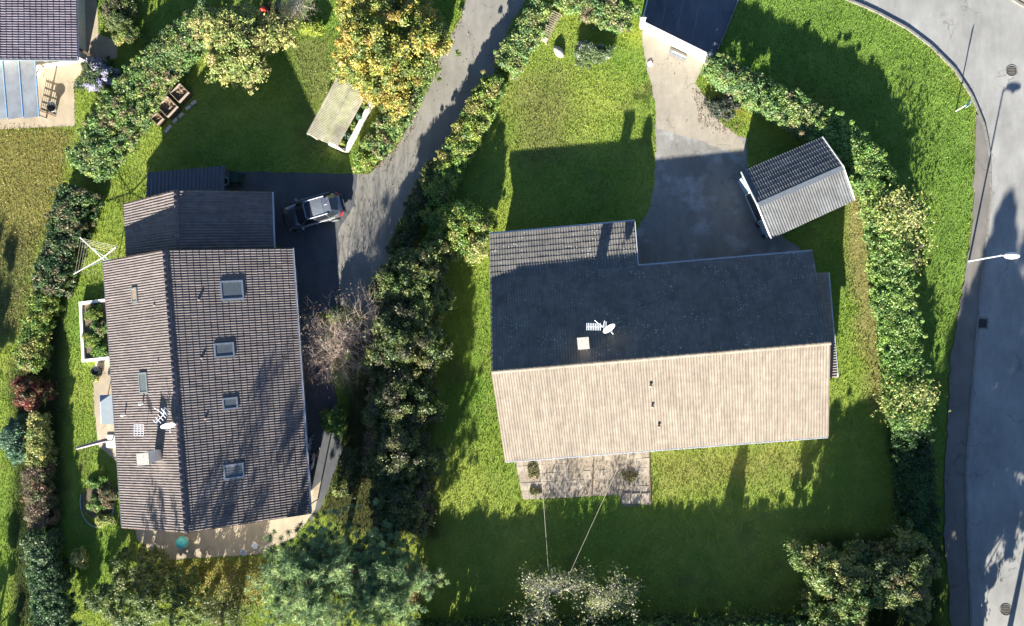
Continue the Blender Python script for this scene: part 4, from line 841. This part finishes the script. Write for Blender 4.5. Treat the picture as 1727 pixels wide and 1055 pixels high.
# ---------------------------------------------------------------- small structures
# gate
gt = thing('gate', 'bright white sliding gate across the driveway entrance', 'gate', W(1135,75)); a_, b_ = W(1085,53), W(1188,104)
for k in range(4):
    p, q = a_+(b_-a_)*(k/4+.002), a_+(b_-a_)*((k+1)/4-.002); MB().bar(p+[0, 0, .78], q+[0, 0, .78], .05, 1.4).build('panel', M['white'], gt)
MB().bar(a_+[0, 0, 1.52], b_+[0, 0, 1.52], .09, .07).build('top_rail', M['white'], gt); MB().bar(a_+[0, 0, .06], b_+[0, 0, .06], .08, .06).build('bottom_rail', M['alu'], gt)
for i, p in enumerate((W(1082,46), W(1191,106))):
    g = thing('gate_post', ('pale stone gate post at the left end of the white gate', 'pale stone gate post at the right end of the white gate')[i], 'post', p)
    MB().box(p+[0, 0, .8], (.26, .26, 1.6), .3).build('shaft', M['stone'], g); MB().lathe(p+[0, 0, 1.6], [(.22, 0), (.22, .06), (.01, .16)], 4).build('cap', M['stone'], g)
rl = thing('handrail', 'pale blue tubular handrail beside the entrance above the white gate', 'handrail', W(1085,20)); 
for z in (.5, 1.0): MB().tube(W(1082,38,z), W(1096,-15,z), .035, n=8).build('rail', M['cyan'], rl)
for t in (0, .5, 1): p = W(1082+14*t, 38-53*t); MB().tube(p, W(1082+14*t, 38-53*t, .5)*[1, 1, 0]+[0, 0, 1.0], .03, n=8).build('post', M['cyan'], rl)
ed = thing('edging', None, None, W(1228,45)); ed['kind'] = 'structure'; ep = WP([(1250,-12),(1243,5),(1228,42),(1208,88)]); ce = np.r_[0, np.cumsum(np.linalg.norm(np.diff(ep, axis=0), axis=1))]
for k in range(int(ce[-1]/.5)): MB().bar(along(ep, ce, k*.5+.01)+[0, 0, .04], along(ep, ce, k*.5+.48)+[0, 0, .04], .07, .12).build('edging_stone', M['kerb'], ed)
dg = thing('drain_channel', 'dark metal trough lying on the driveway just inside the white gate', 'trough', W(1142,92))
MB().bar(W(1130,86,.1), W(1157,99,.1), .26, .14).build('trough', M['lead'], dg); MB().bar(W(1134,86,.18), W(1156,96,.18), .1, .03).build('lid', M['metal'], dg)
MB().box(W(1096,107,.05), (.28, .28, .1), .5).build('stone_block', M['white']); tag(bpy.data.objects['stone_block'], 'small white stone block at the left edge of the driveway', 'stone')
# shared rock
def rock(name, label, px, py, sx, sy, sz, yaw, mat):
    c = W(px, py, sz*.4); V_ = []; n, r = 12, 6
    for j in range(r+1):
        ph = math.pi*j/r-math.pi/2
        for i in range(n):
            q = 2*math.pi*i/n; k = 1+rng.normal(0, .06); x_, y2 = math.cos(q)*math.cos(ph)*sx*k, math.sin(q)*math.cos(ph)*sy*k
            V_.append((c[0]+x_*math.cos(yaw)-y2*math.sin(yaw), c[1]+x_*math.sin(yaw)+y2*math.cos(yaw), c[2]+math.sin(ph)*sz*k*.8))
    f = [(j*n+i, j*n+(i+1) % n, (j+1)*n+(i+1) % n, (j+1)*n+i) for j in range(r) for i in range(n)]
    tag(link(name, mk_mesh(name, V_, f, smooth=True), mat), label, 'stone')
rock('boulder','pale oval boulder on the upper lawn beside the wooden bench',942,87,.46,.27,.35,-.9,M['stone'])
# bench of slats by the middle hedge
bn = thing('slatted_bench', 'long pale wooden slatted bench beside the hedge on the upper lawn', 'bench', W(922,45)); c0, c1 = W(915,68,.42), W(941,20,.42); d = nrm(c1-c0); s = np.cross(d, [0, 0, 1.]); L = np.linalg.norm(c1-c0)
for k in (-.28, 0, .28): MB().bar(c0+s*k, c1+s*k, .05, .05).build('rail', M['greywood'], bn)
for k in range(13): p = c0+d*(.32+(L-.4)*k/12); MB().bar(p-s*.3+[0, 0, .045], p+s*.3+[0, 0, .045], .05, .035).build('slat', M['greywood'], bn)
MB().box(c0+d*.1+[0, 0, .06], (.30, .58, .06), math.atan2(d[1], d[0])).build('end_board', M['stone'], bn)
for p in (c0+s*.25, c0-s*.25, c1+s*.25, c1-s*.25): MB().box((p[0], p[1], .2), (.06, .06, .4)).build('leg', M['greywood'], bn)
# pergola with slats
pg = thing('pergola', 'pergola with a bleached roof of thin slats on the lawn beside the lane', 'pergola', W(575,195)); zz = 2.1
A_, B_, C_, D_ = W(517,226,zz), W(569,249,zz), W(624,150,zz), W(573,122,zz); ns = 46
for k in range(ns):
    t = (k+.5)/ns; MB().bar(A_*(1-t)+D_*t+[0, 0, .06], B_*(1-t)+C_*t+[0, 0, .06], .05, .045).build('slat', M['slat'], pg)
for t in (.04, .5, .96): MB().bar(A_*(1-t)+B_*t, D_*(1-t)+C_*t, .08, .08).build('beam', M['slat'], pg)
for p in (A_, B_, C_, D_): q = p*.94+(A_+B_+C_+D_)/4*.06; MB().box((q[0], q[1], zz/2), (.1, .1, zz)).build('post', M['greywood'], pg)
wl = thing('planter_wall', 'low white L-shaped planter wall along the pergola', 'planter wall', W(605,205))
P1, P2, P3 = W(569,247,.5), W(582,254,.5), W(633,157,.5)
MB().bar(P2+[0, .0, -.25], P3+[0, 0, -.25], .22, .55).build('long_wall', M['white'], wl); MB().bar(P1+[-.6, .25, -.26], P2+[-.1, .05, -.26], .2, .53).build('short_wall', M['white'], wl)
for i, (px, py) in enumerate(((625,160),(614,178),(605,196),(596,212),(586,228),(579,240))):
    crown_tree('plant', ('leafy plant in the pergola planter, northernmost of the row','leafy plant in the pergola planter, second from the north','leafy plant in the pergola planter, third from the north','leafy plant in the pergola planter, third from the south','leafy plant in the pergola planter, second from the south','leafy plant in the pergola planter, southernmost of the row')[i], px, py, .75, .3, .32, 'lit' if i % 2 else 'bluegreen', 'plant', .17, 60, .1, trunk=.02, group='plants in the planter beside the pergola')
# compost boxes
def crate(px, py, w, l, h, yaw, label):
    c = W(px, py); t = thing('compost_box', label, 'compost box', c, 'wooden compost boxes by the left hedge'); X = np.array([math.cos(yaw), math.sin(yaw), 0]); Y = np.array([-X[1], X[0], 0])
    for k in range(3):
        z = h*(k+.5)/3
        for s in (-1, 1):
            MB().box(c+X*s*w/2+[0, 0, z], (.035, l+.04, h/3-.02), yaw).build('board', M['wood' if k < 2 else 'greywood'], t); MB().box(c+Y*s*l/2+[0, 0, z], (w-.04, .035, h/3-.02), yaw).build('board', M['wood' if k < 2 else 'greywood'], t)
    V_ = []; g = 8
    for j in range(g+1):
        for i in range(g+1): V_.append(c+X*(i/g-.5)*(w-.06)+Y*(j/g-.5)*(l-.06)+[0, 0, h*.72+rng.normal(0, .05)])
    link('compost', mk_mesh('compost', V_, [(j*(g+1)+i, j*(g+1)+i+1, (j+1)*(g+1)+i+1, (j+1)*(g+1)+i) for j in range(g) for i in range(g)]), M['soil'], t)
crate(311,161,.95,.85,.75,.78,'wooden compost box nearest the pale yellow tree'); crate(291,184,1.0,1.0,.75,.78,'middle wooden compost box of the three by the left hedge'); crate(272,203,.6,.6,.6,.78,'small empty wooden compost box at the lower end of the three')
for i, (px, py, yw) in enumerate(((284,217,.9),(296,203,.8),(306,194,.8),(318,181,.6),(327,173,.6))):
    st = MB(); st.box(W(px, py, .07), (.62 if i == 0 else .42, .2, .14), yw); o = st.build('stone_block', M['stone']); tag(o, ('longest pale stone block at the lower end of the row by the compost boxes','second pale stone block from the lower end of the row','middle pale stone block of the row by the compost boxes','fourth pale stone block from the lower end of the row','uppermost pale stone block of the row, under the yellow tree')[i], 'stone', 'stone blocks edging the compost corner')
# rotary clothes line
rc_ = thing('clothes_dryer', 'white rotary clothes dryer standing open on the grass strip by the long house', 'clothes dryer', W(178,440)); hub = W(172,435,1.75); bs = np.array([hub[0]+.05, hub[1], 0])
MB().tube(bs, hub+[0, 0, .1], .03, n=8).build('pole', M['cyan'], rc_); tips = [W(135,400,1.95), W(199,414,1.95), W(124,462,1.95), W(209,470,1.95)]
for tp_ in tips: MB().bar(hub, tp_, .05, .04).build('arm', M['white'], rc_)
MB().bar(hub-[0, 0, .7], hub+(tips[2]-hub)*.55, .03).build('stay', M['cyan'], rc_); MB().bar(hub-[0, 0, .7], hub+(tips[0]-hub)*.55, .03).build('stay', M['cyan'], rc_)
for f in (.95, .85, .75, .65, .5):
    for i, j in ((0, 1), (1, 3), (3, 2), (2, 0)): MB().tube(hub+(tips[i]-hub)*f, hub+(tips[j]-hub)*f, .006, n=3, cap=False).build('line', M['rope'], rc_)
# white planter box with plants, west side
pb = thing('planter_box', 'white walled planting bed against the west wall of the long house', 'planter', W(158,560)); c4 = [W(135,511,.45), W(140,608,.45), W(186,603,.45), W(176,506,.45)]
for i, j in ((0, 1), (1, 2), (3, 0)):
    e_ = nrm(c4[j]-c4[i])*.1; MB().bar(c4[i]-e_+[0, 0, -.225], c4[j]+(e_ if j != 2 else 0)+[0, 0, -.225], .2, .45+.006*i).build('wall', M['white'], pb)
MB().prism([p*[1, 1, 0] for p in (c4[0], c4[1], c4[2], c4[3])], 0, .3).build('soil', M['soil'], pb)
for i, (px, py, pl) in enumerate(((157,528,'bright'),(166,552,'mixed'),(154,572,'lit'),(168,590,'bright'))):
    crown_tree('plant', ('green plant at the north end of the white planting bed','mixed green plant in the middle of the white planting bed','yellow-green plant on the outer side of the white planting bed','green plant in the south corner of the white planting bed')[i], px, py, .8, .68, .6, pl, 'plant', .18, 70, .1, trunk=.02, group='plants in the white planting bed')
# table, parasol, pots on the west terrace
tb_ = thing('garden_table', 'blue-grey rectangular garden table on the west terrace', 'table', W(181,690)); c = W(181,690,.74); MB().box(c, (.95, 2.0, .04), .06).build('tabletop', M['bluegrey'], tb_); f = MB()
for sx, sy in ((-1, 0), (1, 0)): f.box(c+[sx*.47, 0, .003], (.05, 2.02, .05), .06)
f.build('frame', M['alu'], tb_)
for sx in (-1, 1):
    for sy in (-1, 1): MB().box((c[0]+sx*.42, c[1]+sy*.92, .36), (.05, .05, .72)).build('leg', M['alu'], tb_)
pr = thing('parasol', 'closed mauve cantilever parasol leaning out over the grass', 'parasol', W(190,742)); p0 = W(183,741,2.1); p1 = W(131,755,1.9)
MB().tube(W(190,742), p0+[0, 0, .3], .04, n=8).build('pole', M['dark'], pr); MB().tube(p0+[0, 0, .25], p1, .13, .10, 8).build('canopy', M['mauve'], pr, True); MB().tube(p0+[0, 0, .42], p1+[0, 0, .2], .06, .05, 6).build('arm', M['dark'], pr)
MB().box(W(190,744,.05), (.9, .9, .1)).build('base', M['white'], pr); MB().tube(p1, p1+nrm(p1-p0)*.12, .13, .06, 8).build('cover_end', M['white'], pr)
pt = thing('plant_pot', 'dark round pot with an overgrown plant beside the white planting bed', 'pot', W(168,624)); c = W(168,624); MB().lathe(c, [(.2, 0), (.3, .5), (.32, .52), (.27, .5), (.25, .42), (.01, .42)], 16).build('pot', M['dark'], pt)
crown_tree('plant', 'pale leafy plant trailing beside the dark round pot', 161, 636, .5, .25, .35, 'lit', 'plant', .15, 60, .09, trunk=.02)
# round bed
rb = thing('flower_bed', 'oval flower bed with metal edging between the long house and the shaded lawn', 'flower bed', W(166,845)); c = W(166,845)
n = 24
for k in range(n):
    q = 2*math.pi*k/n; q2 = 2*math.pi*(k+1)/n
    if 2.3 < q < 2.7: continue
    MB().bar(c+[math.cos(q)*1.25, math.sin(q)*1.75, .08], c+[math.cos(q2)*1.25, math.sin(q2)*1.75, .08], .04, .16).build('edging', M['metal'], rb)
MB().lathe(c+[0, 0, .015], [(1.2, 0), (.01, .06)], 20).build('soil', M['soil'], rb)
for i, (px, py, rx, ry, h_, pl, lb) in enumerate(((160,812,.6,.5,.9,'bright','green plant at the top of the oval flower bed'),(178,835,.7,.8,.8,'brown','faded brown perennials on the right of the oval flower bed'),(160,850,.6,.6,.7,'mixed','mixed faded plants in the middle of the oval flower bed'),(172,877,.75,.45,.6,G((.28,.32,.10),(.34,.36,.12)),'pale yellow-green cushion plant at the bottom of the oval flower bed'))):
    crown_tree('plant', lb, px, py, h_, rx, ry, pl, 'plant', .18, 70, .1, trunk=.02)
# south patio things
tq = thing('round_cover', 'small turquoise covered kettle barbecue on the south patio', 'barbecue', W(308,916)); c = W(308,914,.5)*[1, 1, 0]
MB().lathe(c, [(.36, .42), (.40, .55), (.38, .75), (.22, .92), (.05, .98), (.001, .98)], 12).build('cover', M['teal'], tq); MB().lathe(c+[0, 0, .4], [(.40, 0), (.42, .03), (.40, .06)], 20).build('rim', M['cyan'], tq)
for k in range(3): MB().tube(c+[.3*math.cos(k*2.1), .3*math.sin(k*2.1), 0], c+[.2*math.cos(k*2.1), .2*math.sin(k*2.1), .45], .02, n=5).build('leg', M['dark'], tq)
tag(MB().box(W(262,921,.03), (.42, .36, .04), -.6).build('floor_tile', M['white']), 'loose cream square tile lying on the south patio', 'tile')
for i, (px, py) in enumerate(((415,928),(434,917))):
    c = W(px, py); t = thing('stool', ('round stool with a glass-grey seat near the edge of the south patio', 'round white stool closest to the pine on the south patio')[i], 'stool', c); MB().lathe(c, [(.2, .42), (.2, .46), (.001, .47)], 16).build('seat', M['bluegrey' if i == 0 else 'white'], t); MB().ring(c+[0, 0, .44], .2, .022).build('rim', M['alu'], t)
    for k in range(3): MB().tube(c+[.2*math.cos(k*2.1), .2*math.sin(k*2.1), 0], c+[.14*math.cos(k*2.1), .14*math.sin(k*2.1), .43], .015, n=5).build('leg', M['alu'], t)
# bins by the carport
for i, (px, py, kind) in enumerate(((389,309,'barrel'),(405,303,'bin'))):
    c = W(px, py)
    if kind == 'barrel':
        t = thing('water_butt', 'round dark green water butt with pale rim beside the lean-to', 'water butt', c); MB().lathe(c, [(.26, 0), (.32, .45), (.28, .9), (.25, .9), (.25, .75), (.01, .75)], 20).build('barrel', M['green'], t, True); MB().ring(c+[0, 0, .9], .27, .025).build('rim', M['cyan'], t)
    else:
        t = thing('wheelie_bin', 'dark green wheeled bin next to the round water butt', 'bin', c); MB().box(c+[0, 0, .5], (.5, .62, 1.0)).build('body', M['green'], t); MB().box(c+[0, .02, 1.03], (.56, .68, .07)).build('lid', M['green'], t); MB().tube(c+[-.24, .38, 1.0], c+[.24, .38, 1.0], .02, n=6).build('handle', M['dark'], t)
        for s in (-1, 1): MB().tube(c+[s*.26, .3, .1], c+[s*.31, .3, .1], .1, n=12).build('wheel', M['tyre'], t)
# cords
for i, (a_, b_) in enumerate((((911,775,2.3),(925,962,2.6)), ((1042,790,2.0),(957,975,2.8)))):
    A_ = W(*a_); B_ = W(*b_); mb = MB(); pr_ = A_
    for k in range(1, 13):
        t = k/12; q = A_*(1-t)+B_*t-np.array([0, 0, 1])*.35*4*t*(1-t)*.5; mb.tube(pr_, q, .012, n=4, cap=False); pr_ = q
    tag(mb.build('cord', M['rope']), ('pale cord strung from the south eave to the lichen-covered tree, left one', 'pale cord running obliquely from the terrace to the lichen-covered tree')[i], 'cord')
# dishes and antennas
d1, b1 = dish('satellite_dish', 'white satellite dish on the ridge of the long house', 283, 712, 5.9, .95, (.35,-.9,.35), .42)
q = hit(262,705, hA[0], n1w); yagi('antenna', 'white branching television antenna left of the dish on the long house', W(264,700,7.2), q[2]-.1, 1.3, (-.25,-.25,0), 4, .8, .5)
gp = hit(248,722, hA[0], n1w); an = thing('panel_antenna', 'flat grid antenna over the western slope of the long house', 'antenna', gp); g = MB(); c = gp+[0, 0, .9]
for k in range(6): g.bar(c+[-.33, -.35+.14*k, 0], c+[.33, -.35+.14*k, 0], .03, .02)
for k in range(4): g.bar(c+[-.3+.2*k, -.37, .021], c+[-.3+.2*k, .37, .021], .03, .02)
g.build('grid', M['alu'], an); MB().tube(gp-[0, 0, .2], c, .02, n=6).build('mast', M['metal'], an)
q = hit(1022,556, sN[0], n2n); dish('satellite_dish', 'white satellite dish beside the square chimney on the dark roof slope', 1024, 549, q[2], .9, (.5,-.72,.4), .42)
yagi('antenna', 'white comb-shaped antenna behind the dish on the dark roof slope', W(1017,551,6.3), q[2]-.1, 1.7, (-1,.02,0), 9, .95, .42)
# bicycles
def bicycle(px, py, yaw, label, saddle):
    p = W(px, py); t = thing('bicycle', label, 'bicycle', p, 'bicycles against the east wall'); X = np.array([math.cos(yaw), math.sin(yaw), 0]); Y = np.array([-X[1], X[0], 0]); Z = np.array([0, 0, 1.])
    for s in (-1, 1):
        c = p+X*.52*s+Z*.34; w_ = MB().ring(c, .31, .022, Y, 24, 5).build('wheel', M['tyre'], t); MB().ring(c, .28, .012, Y, 20, 4).build('rim', M['metal'], w_)
    f = MB(); bb = p+Z*.3; st = p-X*.15+Z*.72; hd = p+X*.36+Z*.76
    for a_, b_ in ((bb, st), (bb, hd), (st, hd), (bb, p-X*.52+Z*.34), (st, p-X*.52+Z*.34), (hd, p+X*.52+Z*.34)): f.tube(a_, b_, .02, n=6)
    f.build('frame', M['red'] if saddle == 'red' else M['alu'], t); MB().bar(st-X*.13+Z*.14, st+X*.12+Z*.14, .13, .05).build('saddle', M['white' if saddle != 'red' else 'dark'], t)
    MB().tube(hd+Y*.28+Z*.2, hd-Y*.28+Z*.2, .018, n=6).build('handlebar', M['metal'], t); MB().tube(hd, hd+Z*.2, .018, n=6).build('stem', M['metal'], t)
bicycle(528,745,1.35,'pale bicycle under the east eaves, northern one of two','white'); bicycle(534,772,1.2,'red framed bicycle under the east eaves, southern one of two','red')
ky = MB(); c = W(527,779,.5)
ky.lathe(c-[.08, .55, 0], [(.001, 0), (.09, .25), (.12, .6), (.09, .95), (.001, 1.2)], 10, (.16, 1, 0)); tag(ky.build('canvas_roll', M['white'], None, True), 'rolled cream canvas lying below the bicycles by the wall', 'roll')
# street lamp, sign, covers
p = W(1633,440); sp = thing('street_lamp', 'grey street lamp with a pale oval head standing at the sidewalk', 'street lamp', p); hp = p+[0, 0, 4.0]
MB().tube(p, hp, .06, .04, 10).build('pole', M['alu'], sp); MB().tube(hp-[0, 0, .05], hp+[.25, 0, .02], .035, n=8).build('arm', M['alu'], sp)
hd = MB(); c = hp+[.58, -.02, .05]; V_ = []
for j in range(9):
    t = j/8; w_ = .20*math.sin(math.pi*min(1, .12+t*.8))**.6; x_ = -.42+.84*t
    for i in range(10): q = 2*math.pi*i/10; V_.append((c[0]+x_, c[1]+math.cos(q)*w_, c[2]+math.sin(q)*.09*(w_/.2)))
hd.add(V_, [(j*10+i, j*10+(i+1) % 10, (j+1)*10+(i+1) % 10, (j+1)*10+i) for j in range(8) for i in range(10)]+[tuple(range(10))[::-1], tuple(range(80, 90))]); hd.build('lamp_head', M['white'], sp, True)
MB().lathe(c-[0, 0, .07], [(.14, 0), (.12, -.04), (.001, -.06)], 12).build('lens', M['lampwhite'], sp)
p = W(1612,187); sg = thing('road_sign', 'white sign pole with a narrow sign seen edge-on, on the verge of the road bend', 'road sign', p)
MB().tube(p, p+[0, 0, 1.95], .035, n=8).build('pole', M['white'], sg); MB().box(p+[0, 0, 1.72], (.03, .42, .5), -.35).build('sign_plate', M['cyan'], sg)
for i, (px, py) in enumerate(((1706,119),(1696,1028))):
    c = W(px, py, .008); t = thing('manhole_cover', ('round manhole cover in the sunlit road bend', 'round manhole cover in the road at the bottom right')[i], 'manhole cover', c); MB().lathe(c, [(.30, .012), (.30, .012), (.001, .012)], 28).build('lid', M['iron'], t); MB().ring(c+[0, 0, .006], .35, .018, n=28, k=4).build('frame', M['kerb'], t)
    for k in range(5): MB().bar(c+[-.2, -.2+.1*k, .018], c+[.2, -.2+.1*k, .018], .02, .012).build('lid_rib', M['kerb'], t)
c = W(1657,545,.01); t = thing('drain_grate', 'square iron drain grate in the gutter of the road', 'drain grate', c)
for s in (-1, 1): MB().box(c+[s*.3, 0, .01], (.09, .72, .04)).build('frame_bar', M['kerb'], t); MB().box(c+[0, s*.32, .008], (.51, .09, .036)).build('frame_bar', M['kerb'], t)
MB().box(c-[0, 0, .004], (.5, .54, .01)).build('dark_plate', M['dark'], t)  # flat dark plate, paints the shaded hole below the bars
for k in range(4): MB().box(c+[-.18+.12*k, 0, .012], (.03, .54, .02)).build('grate_bar', M['iron'], t)
for k in range(2): MB().box(c+[0, -.1+.2*k, .014], (.5, .03, .018)).build('grate_bar', M['iron'], t)
rd = thing('ride_on_toy', 'red and dark plastic garden tool half hidden under the grey leafless bush', 'garden tool', W(446,18)); MB().lathe(W(446,18), [(.22, .0), (.25, .3), (.15, .5), (.01, .55)], 10).build('hood', M['red'], rd, True)
for s in (-1, 1): MB().tube(W(446,18,.12)+[s*.22, 0, 0], W(446,18,.12)+[s*.3, 0, 0], .12, n=12).build('wheel', M['tyre'], rd)

# ---------------------------------------------------------------- car
def car():
    c = W(533,359); yaw = math.atan2(W(583,345)[1]-W(485,373)[1], W(583,345)[0]-W(485,373)[0]); X = np.array([math.cos(yaw), math.sin(yaw), 0]); Y = np.array([-X[1], X[0], 0]); Z = np.array([0, 0, 1.])
    T = lambda x, y, z: c+X*x+Y*y+Z*z
    t = thing('parked_car', 'silver-grey hatchback with dark panoramic roof parked on the driveway', 'car', c)
    # lower body loft: x stations from nose (-) to tail (+): half width at belt, hood/deck height, sill height
    S = [(-2.12,.42,.50,.32),(-2.08,.62,.58,.25),(-1.95,.76,.70,.2),(-1.6,.86,.84,.2),(-1.1,.89,.93,.2),(-.7,.90,.99,.2),(0,.91,1.0,.2),(.8,.91,1.02,.2),(1.4,.89,1.03,.2),(1.75,.84,1.02,.22),(1.98,.74,.97,.26),(2.1,.58,.80,.32)]
    prof = lambda w, h, s: [(-w*.93, s), (-w, s+(h-s)*.35), (-w*.99, s+(h-s)*.75), (-w*.90, h-.02), (-w*.6, h+.03), (0, h+.05), (w*.6, h+.03), (w*.90, h-.02), (w*.99, s+(h-s)*.75), (w, s+(h-s)*.35), (w*.93, s)]
    V_ = []; k = 11
    for x, w, h, s in S: V_ += [T(x, y, z) for y, z in prof(w, h, s)]
    f = [(j*k+i, j*k+(i+1) % k, (j+1)*k+(i+1) % k, (j+1)*k+i) for j in range(len(S)-1) for i in range(k)]+[tuple(range(k)), tuple(range((len(S)-1)*k, len(S)*k))[::-1]]
    o = link('body', mk_mesh('body', V_, f, smooth=True), M['car'], t); o.modifiers.new('s', 'SUBSURF').levels = 1; o.modifiers['s'].render_levels = 1
    # cabin: lower ring at belt, upper ring at roof
    lo = [(-1.05,.55),(-.85,.80),(0,.84),(1.2,.82),(1.72,.70),(1.85,.45)]; hi = [(-.30,.48),(-.22,.58),(.3,.63),(1.05,.62),(1.32,.56),(1.40,.35)]; zl, zh = 1.0, 1.50
    def quad(a_, b_, nm, mt, inset=.04, out=.0, lbl=None):
        q = []
        for (ring, z, e_) in ((lo, zl, a_), (lo, zl, b_), (hi, zh, b_), (hi, zh, a_)): q.append(e_)
        return None
    glass = MB()
    L_ = [T(x, -y, zl) for x, y in lo]+[T(x, y, zl) for x, y in lo[::-1]]; Hh = [T(x, -y, zh-.02*(i in (0, 5))) for i, (x, y) in enumerate(hi)]+[T(x, y, zh-.02*(i in (0, 5))) for i, (x, y) in enumerate(hi)][::-1]
    n = 12
    cab = MB(); cab.add(L_+Hh, [(i, (i+1) % n, n+(i+1) % n, n+i) for i in range(n)]); cab.build('cabin_frame', M['car'], t)
    def pane(i, nm, e0=.06, e1=.06, b=.1, tp=.08):
        a_, b_, c_, d_ = L_[i], L_[(i+1) % n], Hh[(i+1) % n], Hh[i]; pt_ = lambda u, v: (a_*(1-u)+b_*u)*(1-v)+(d_*(1-u)+c_*u)*v
        nn = nrm(np.cross(b_-a_, d_-a_)); nn = nn if np.dot(nn, (a_+b_)/2-T(.2, 0, 1)) > 0 else -nn
        q = [pt_(e0, b)+nn*.012, pt_(1-e1, b)+nn*.012, pt_(1-e1, 1-tp)+nn*.012, pt_(e0, 1-tp)+nn*.012]; MB().add(q+[p-nn*.02 for p in q], [(0, 1, 2, 3), (7, 6, 5, 4), (0, 4, 5, 1), (1, 5, 6, 2), (2, 6, 7, 3), (3, 7, 4, 0)]).build(nm, M['carglass'], t)
    pane(11, 'windscreen', .0, .0, .02, .02); pane(5, 'rear_window', .0, .0, .05, .02)
    for i in (1, 2, 3): pane(i, 'side_window'); pane(n-2-i, 'side_window')
    pane(0, 'quarter_glass', .1, .2); pane(10, 'quarter_glass', .2, .1)
    rf = MB(); g = []; m_ = 7
    for j in range(m_):
        u = j/(m_-1); x = -.30+1.70*u; hw = np.interp(x, [p[0] for p in hi], [p[1] for p in hi])
        for i in range(7): v = i/3-1; g.append(T(x+(.04 if abs(v) < .5 and j == m_-1 else 0), hw*v, zh+.05*(1-v*v)*(1-.5*(2*u-1)**2)))
    rf.add(g, [(j*7+i, j*7+i+1, (j+1)*7+i+1, (j+1)*7+i) for j in range(m_-1) for i in range(6)]); ro = rf.build('roof', M['carroof'], t, True)
    for x0_, x1_, mt in ((-.22,.20,'carglass'),(.24,1.0,'lead')):
        g = []
        for j in range(4):
            x = x0_+(x1_-x0_)*j/3; u = (x+.3)/1.7
            for i in range(7): v = (i/3-1)*.86; hw = np.interp(x, [p[0] for p in hi], [p[1] for p in hi]); g.append(T(x, hw*v, zh+.012+.05*(1-v*v)*(1-.5*(2*u-1)**2)))
        MB().add(g, [(j*7+i, j*7+i+1, (j+1)*7+i+1, (j+1)*7+i) for j in range(3) for i in range(6)]).build('sunroof_glass', M[mt], ro, True)
    for s in (-1, 1):
        b = MB(); b.tube(T(-.2, s*.6, 1.55), T(1.2, s*.6, 1.56), .02, n=6); b.tube(T(-.2, s*.6, 1.5), T(-.18, s*.6, 1.55), .02, n=6); b.tube(T(1.2, s*.6, 1.5), T(1.2, s*.6, 1.55), .02, n=6); b.build('roof_rail', M['lampwhite'], t)
        MB().tube(T(-.85, s*.915, .97), T(1.5, s*.88, 1.02), .013, n=5).build('chrome_trim', M['lampwhite'], t)
        MB().box(T(-.78, s*1.0, 1.03), (.14, .2, .12), yaw).build('mirror', M['carroof'], t)
        MB().add([T(-2.02, s*.5, .62), T(-2.05, s*.5, .5), T(-1.86, s*.80, .56), T(-1.70, s*.82, .70), T(-1.78, s*.76, .76)], [(0, 1, 2, 3, 4)]).build('headlight', M['lampwhite'], t)
        tl = MB(); tl.add([T(1.78, s*.87, .94), T(1.80, s*.86, .70), T(2.02, s*.74, .70), T(2.09, s*.55, .80), T(2.02, s*.52, .97), T(1.93, s*.70, 1.0)], [(0, 1, 2, 3, 4, 5)]); tl.build('tail_light', M['lampred'], t)
        for x in (-1.32, 1.28):
            wc = T(x, s*.83, .33); w_ = MB().tube(wc-Y*s*.1, wc+Y*s*.1, .33, n=20).build('wheel', M['tyre'], t); MB().tube(wc+Y*s*.1, wc+Y*s*.112, .22, n=16).build('rim', M['metal'], w_)
        MB().bar(T(.1, s*.925, .85), T(.28, s*.925, .85), .02, .03).build('door_handle', M['lampwhite'], t); MB().bar(T(1.0, s*.92, .87), T(1.18, s*.915, .87), .02, .03).build('door_handle', M['lampwhite'], t)
    MB().box(T(2.13, 0, .45), (.12, 1.35, .2), yaw).build('rear_bumper', M['car'], t); MB().box(T(2.2, 0, .62), (.02, .52, .11), yaw).build('number_plate', M['white'], t)
    MB().box(T(1.43, 0, 1.52), (.16, .95, .03), yaw).build('spoiler', M['carroof'], t); MB().tube(T(1.15, 0, 1.55), T(1.35, 0, 1.68), .012, n=5).build('antenna', M['white'], t)
    for s in (-1, 1): MB().bar(T(-.98, s*.1, 1.04), T(-.92, s*.1+.45, 1.08), .02).build('wiper', M['dark'], t)
    MB().box(T(-2.12, 0, .42), (.05, .9, .16), yaw).build('grille', M['dark'], t)
car()
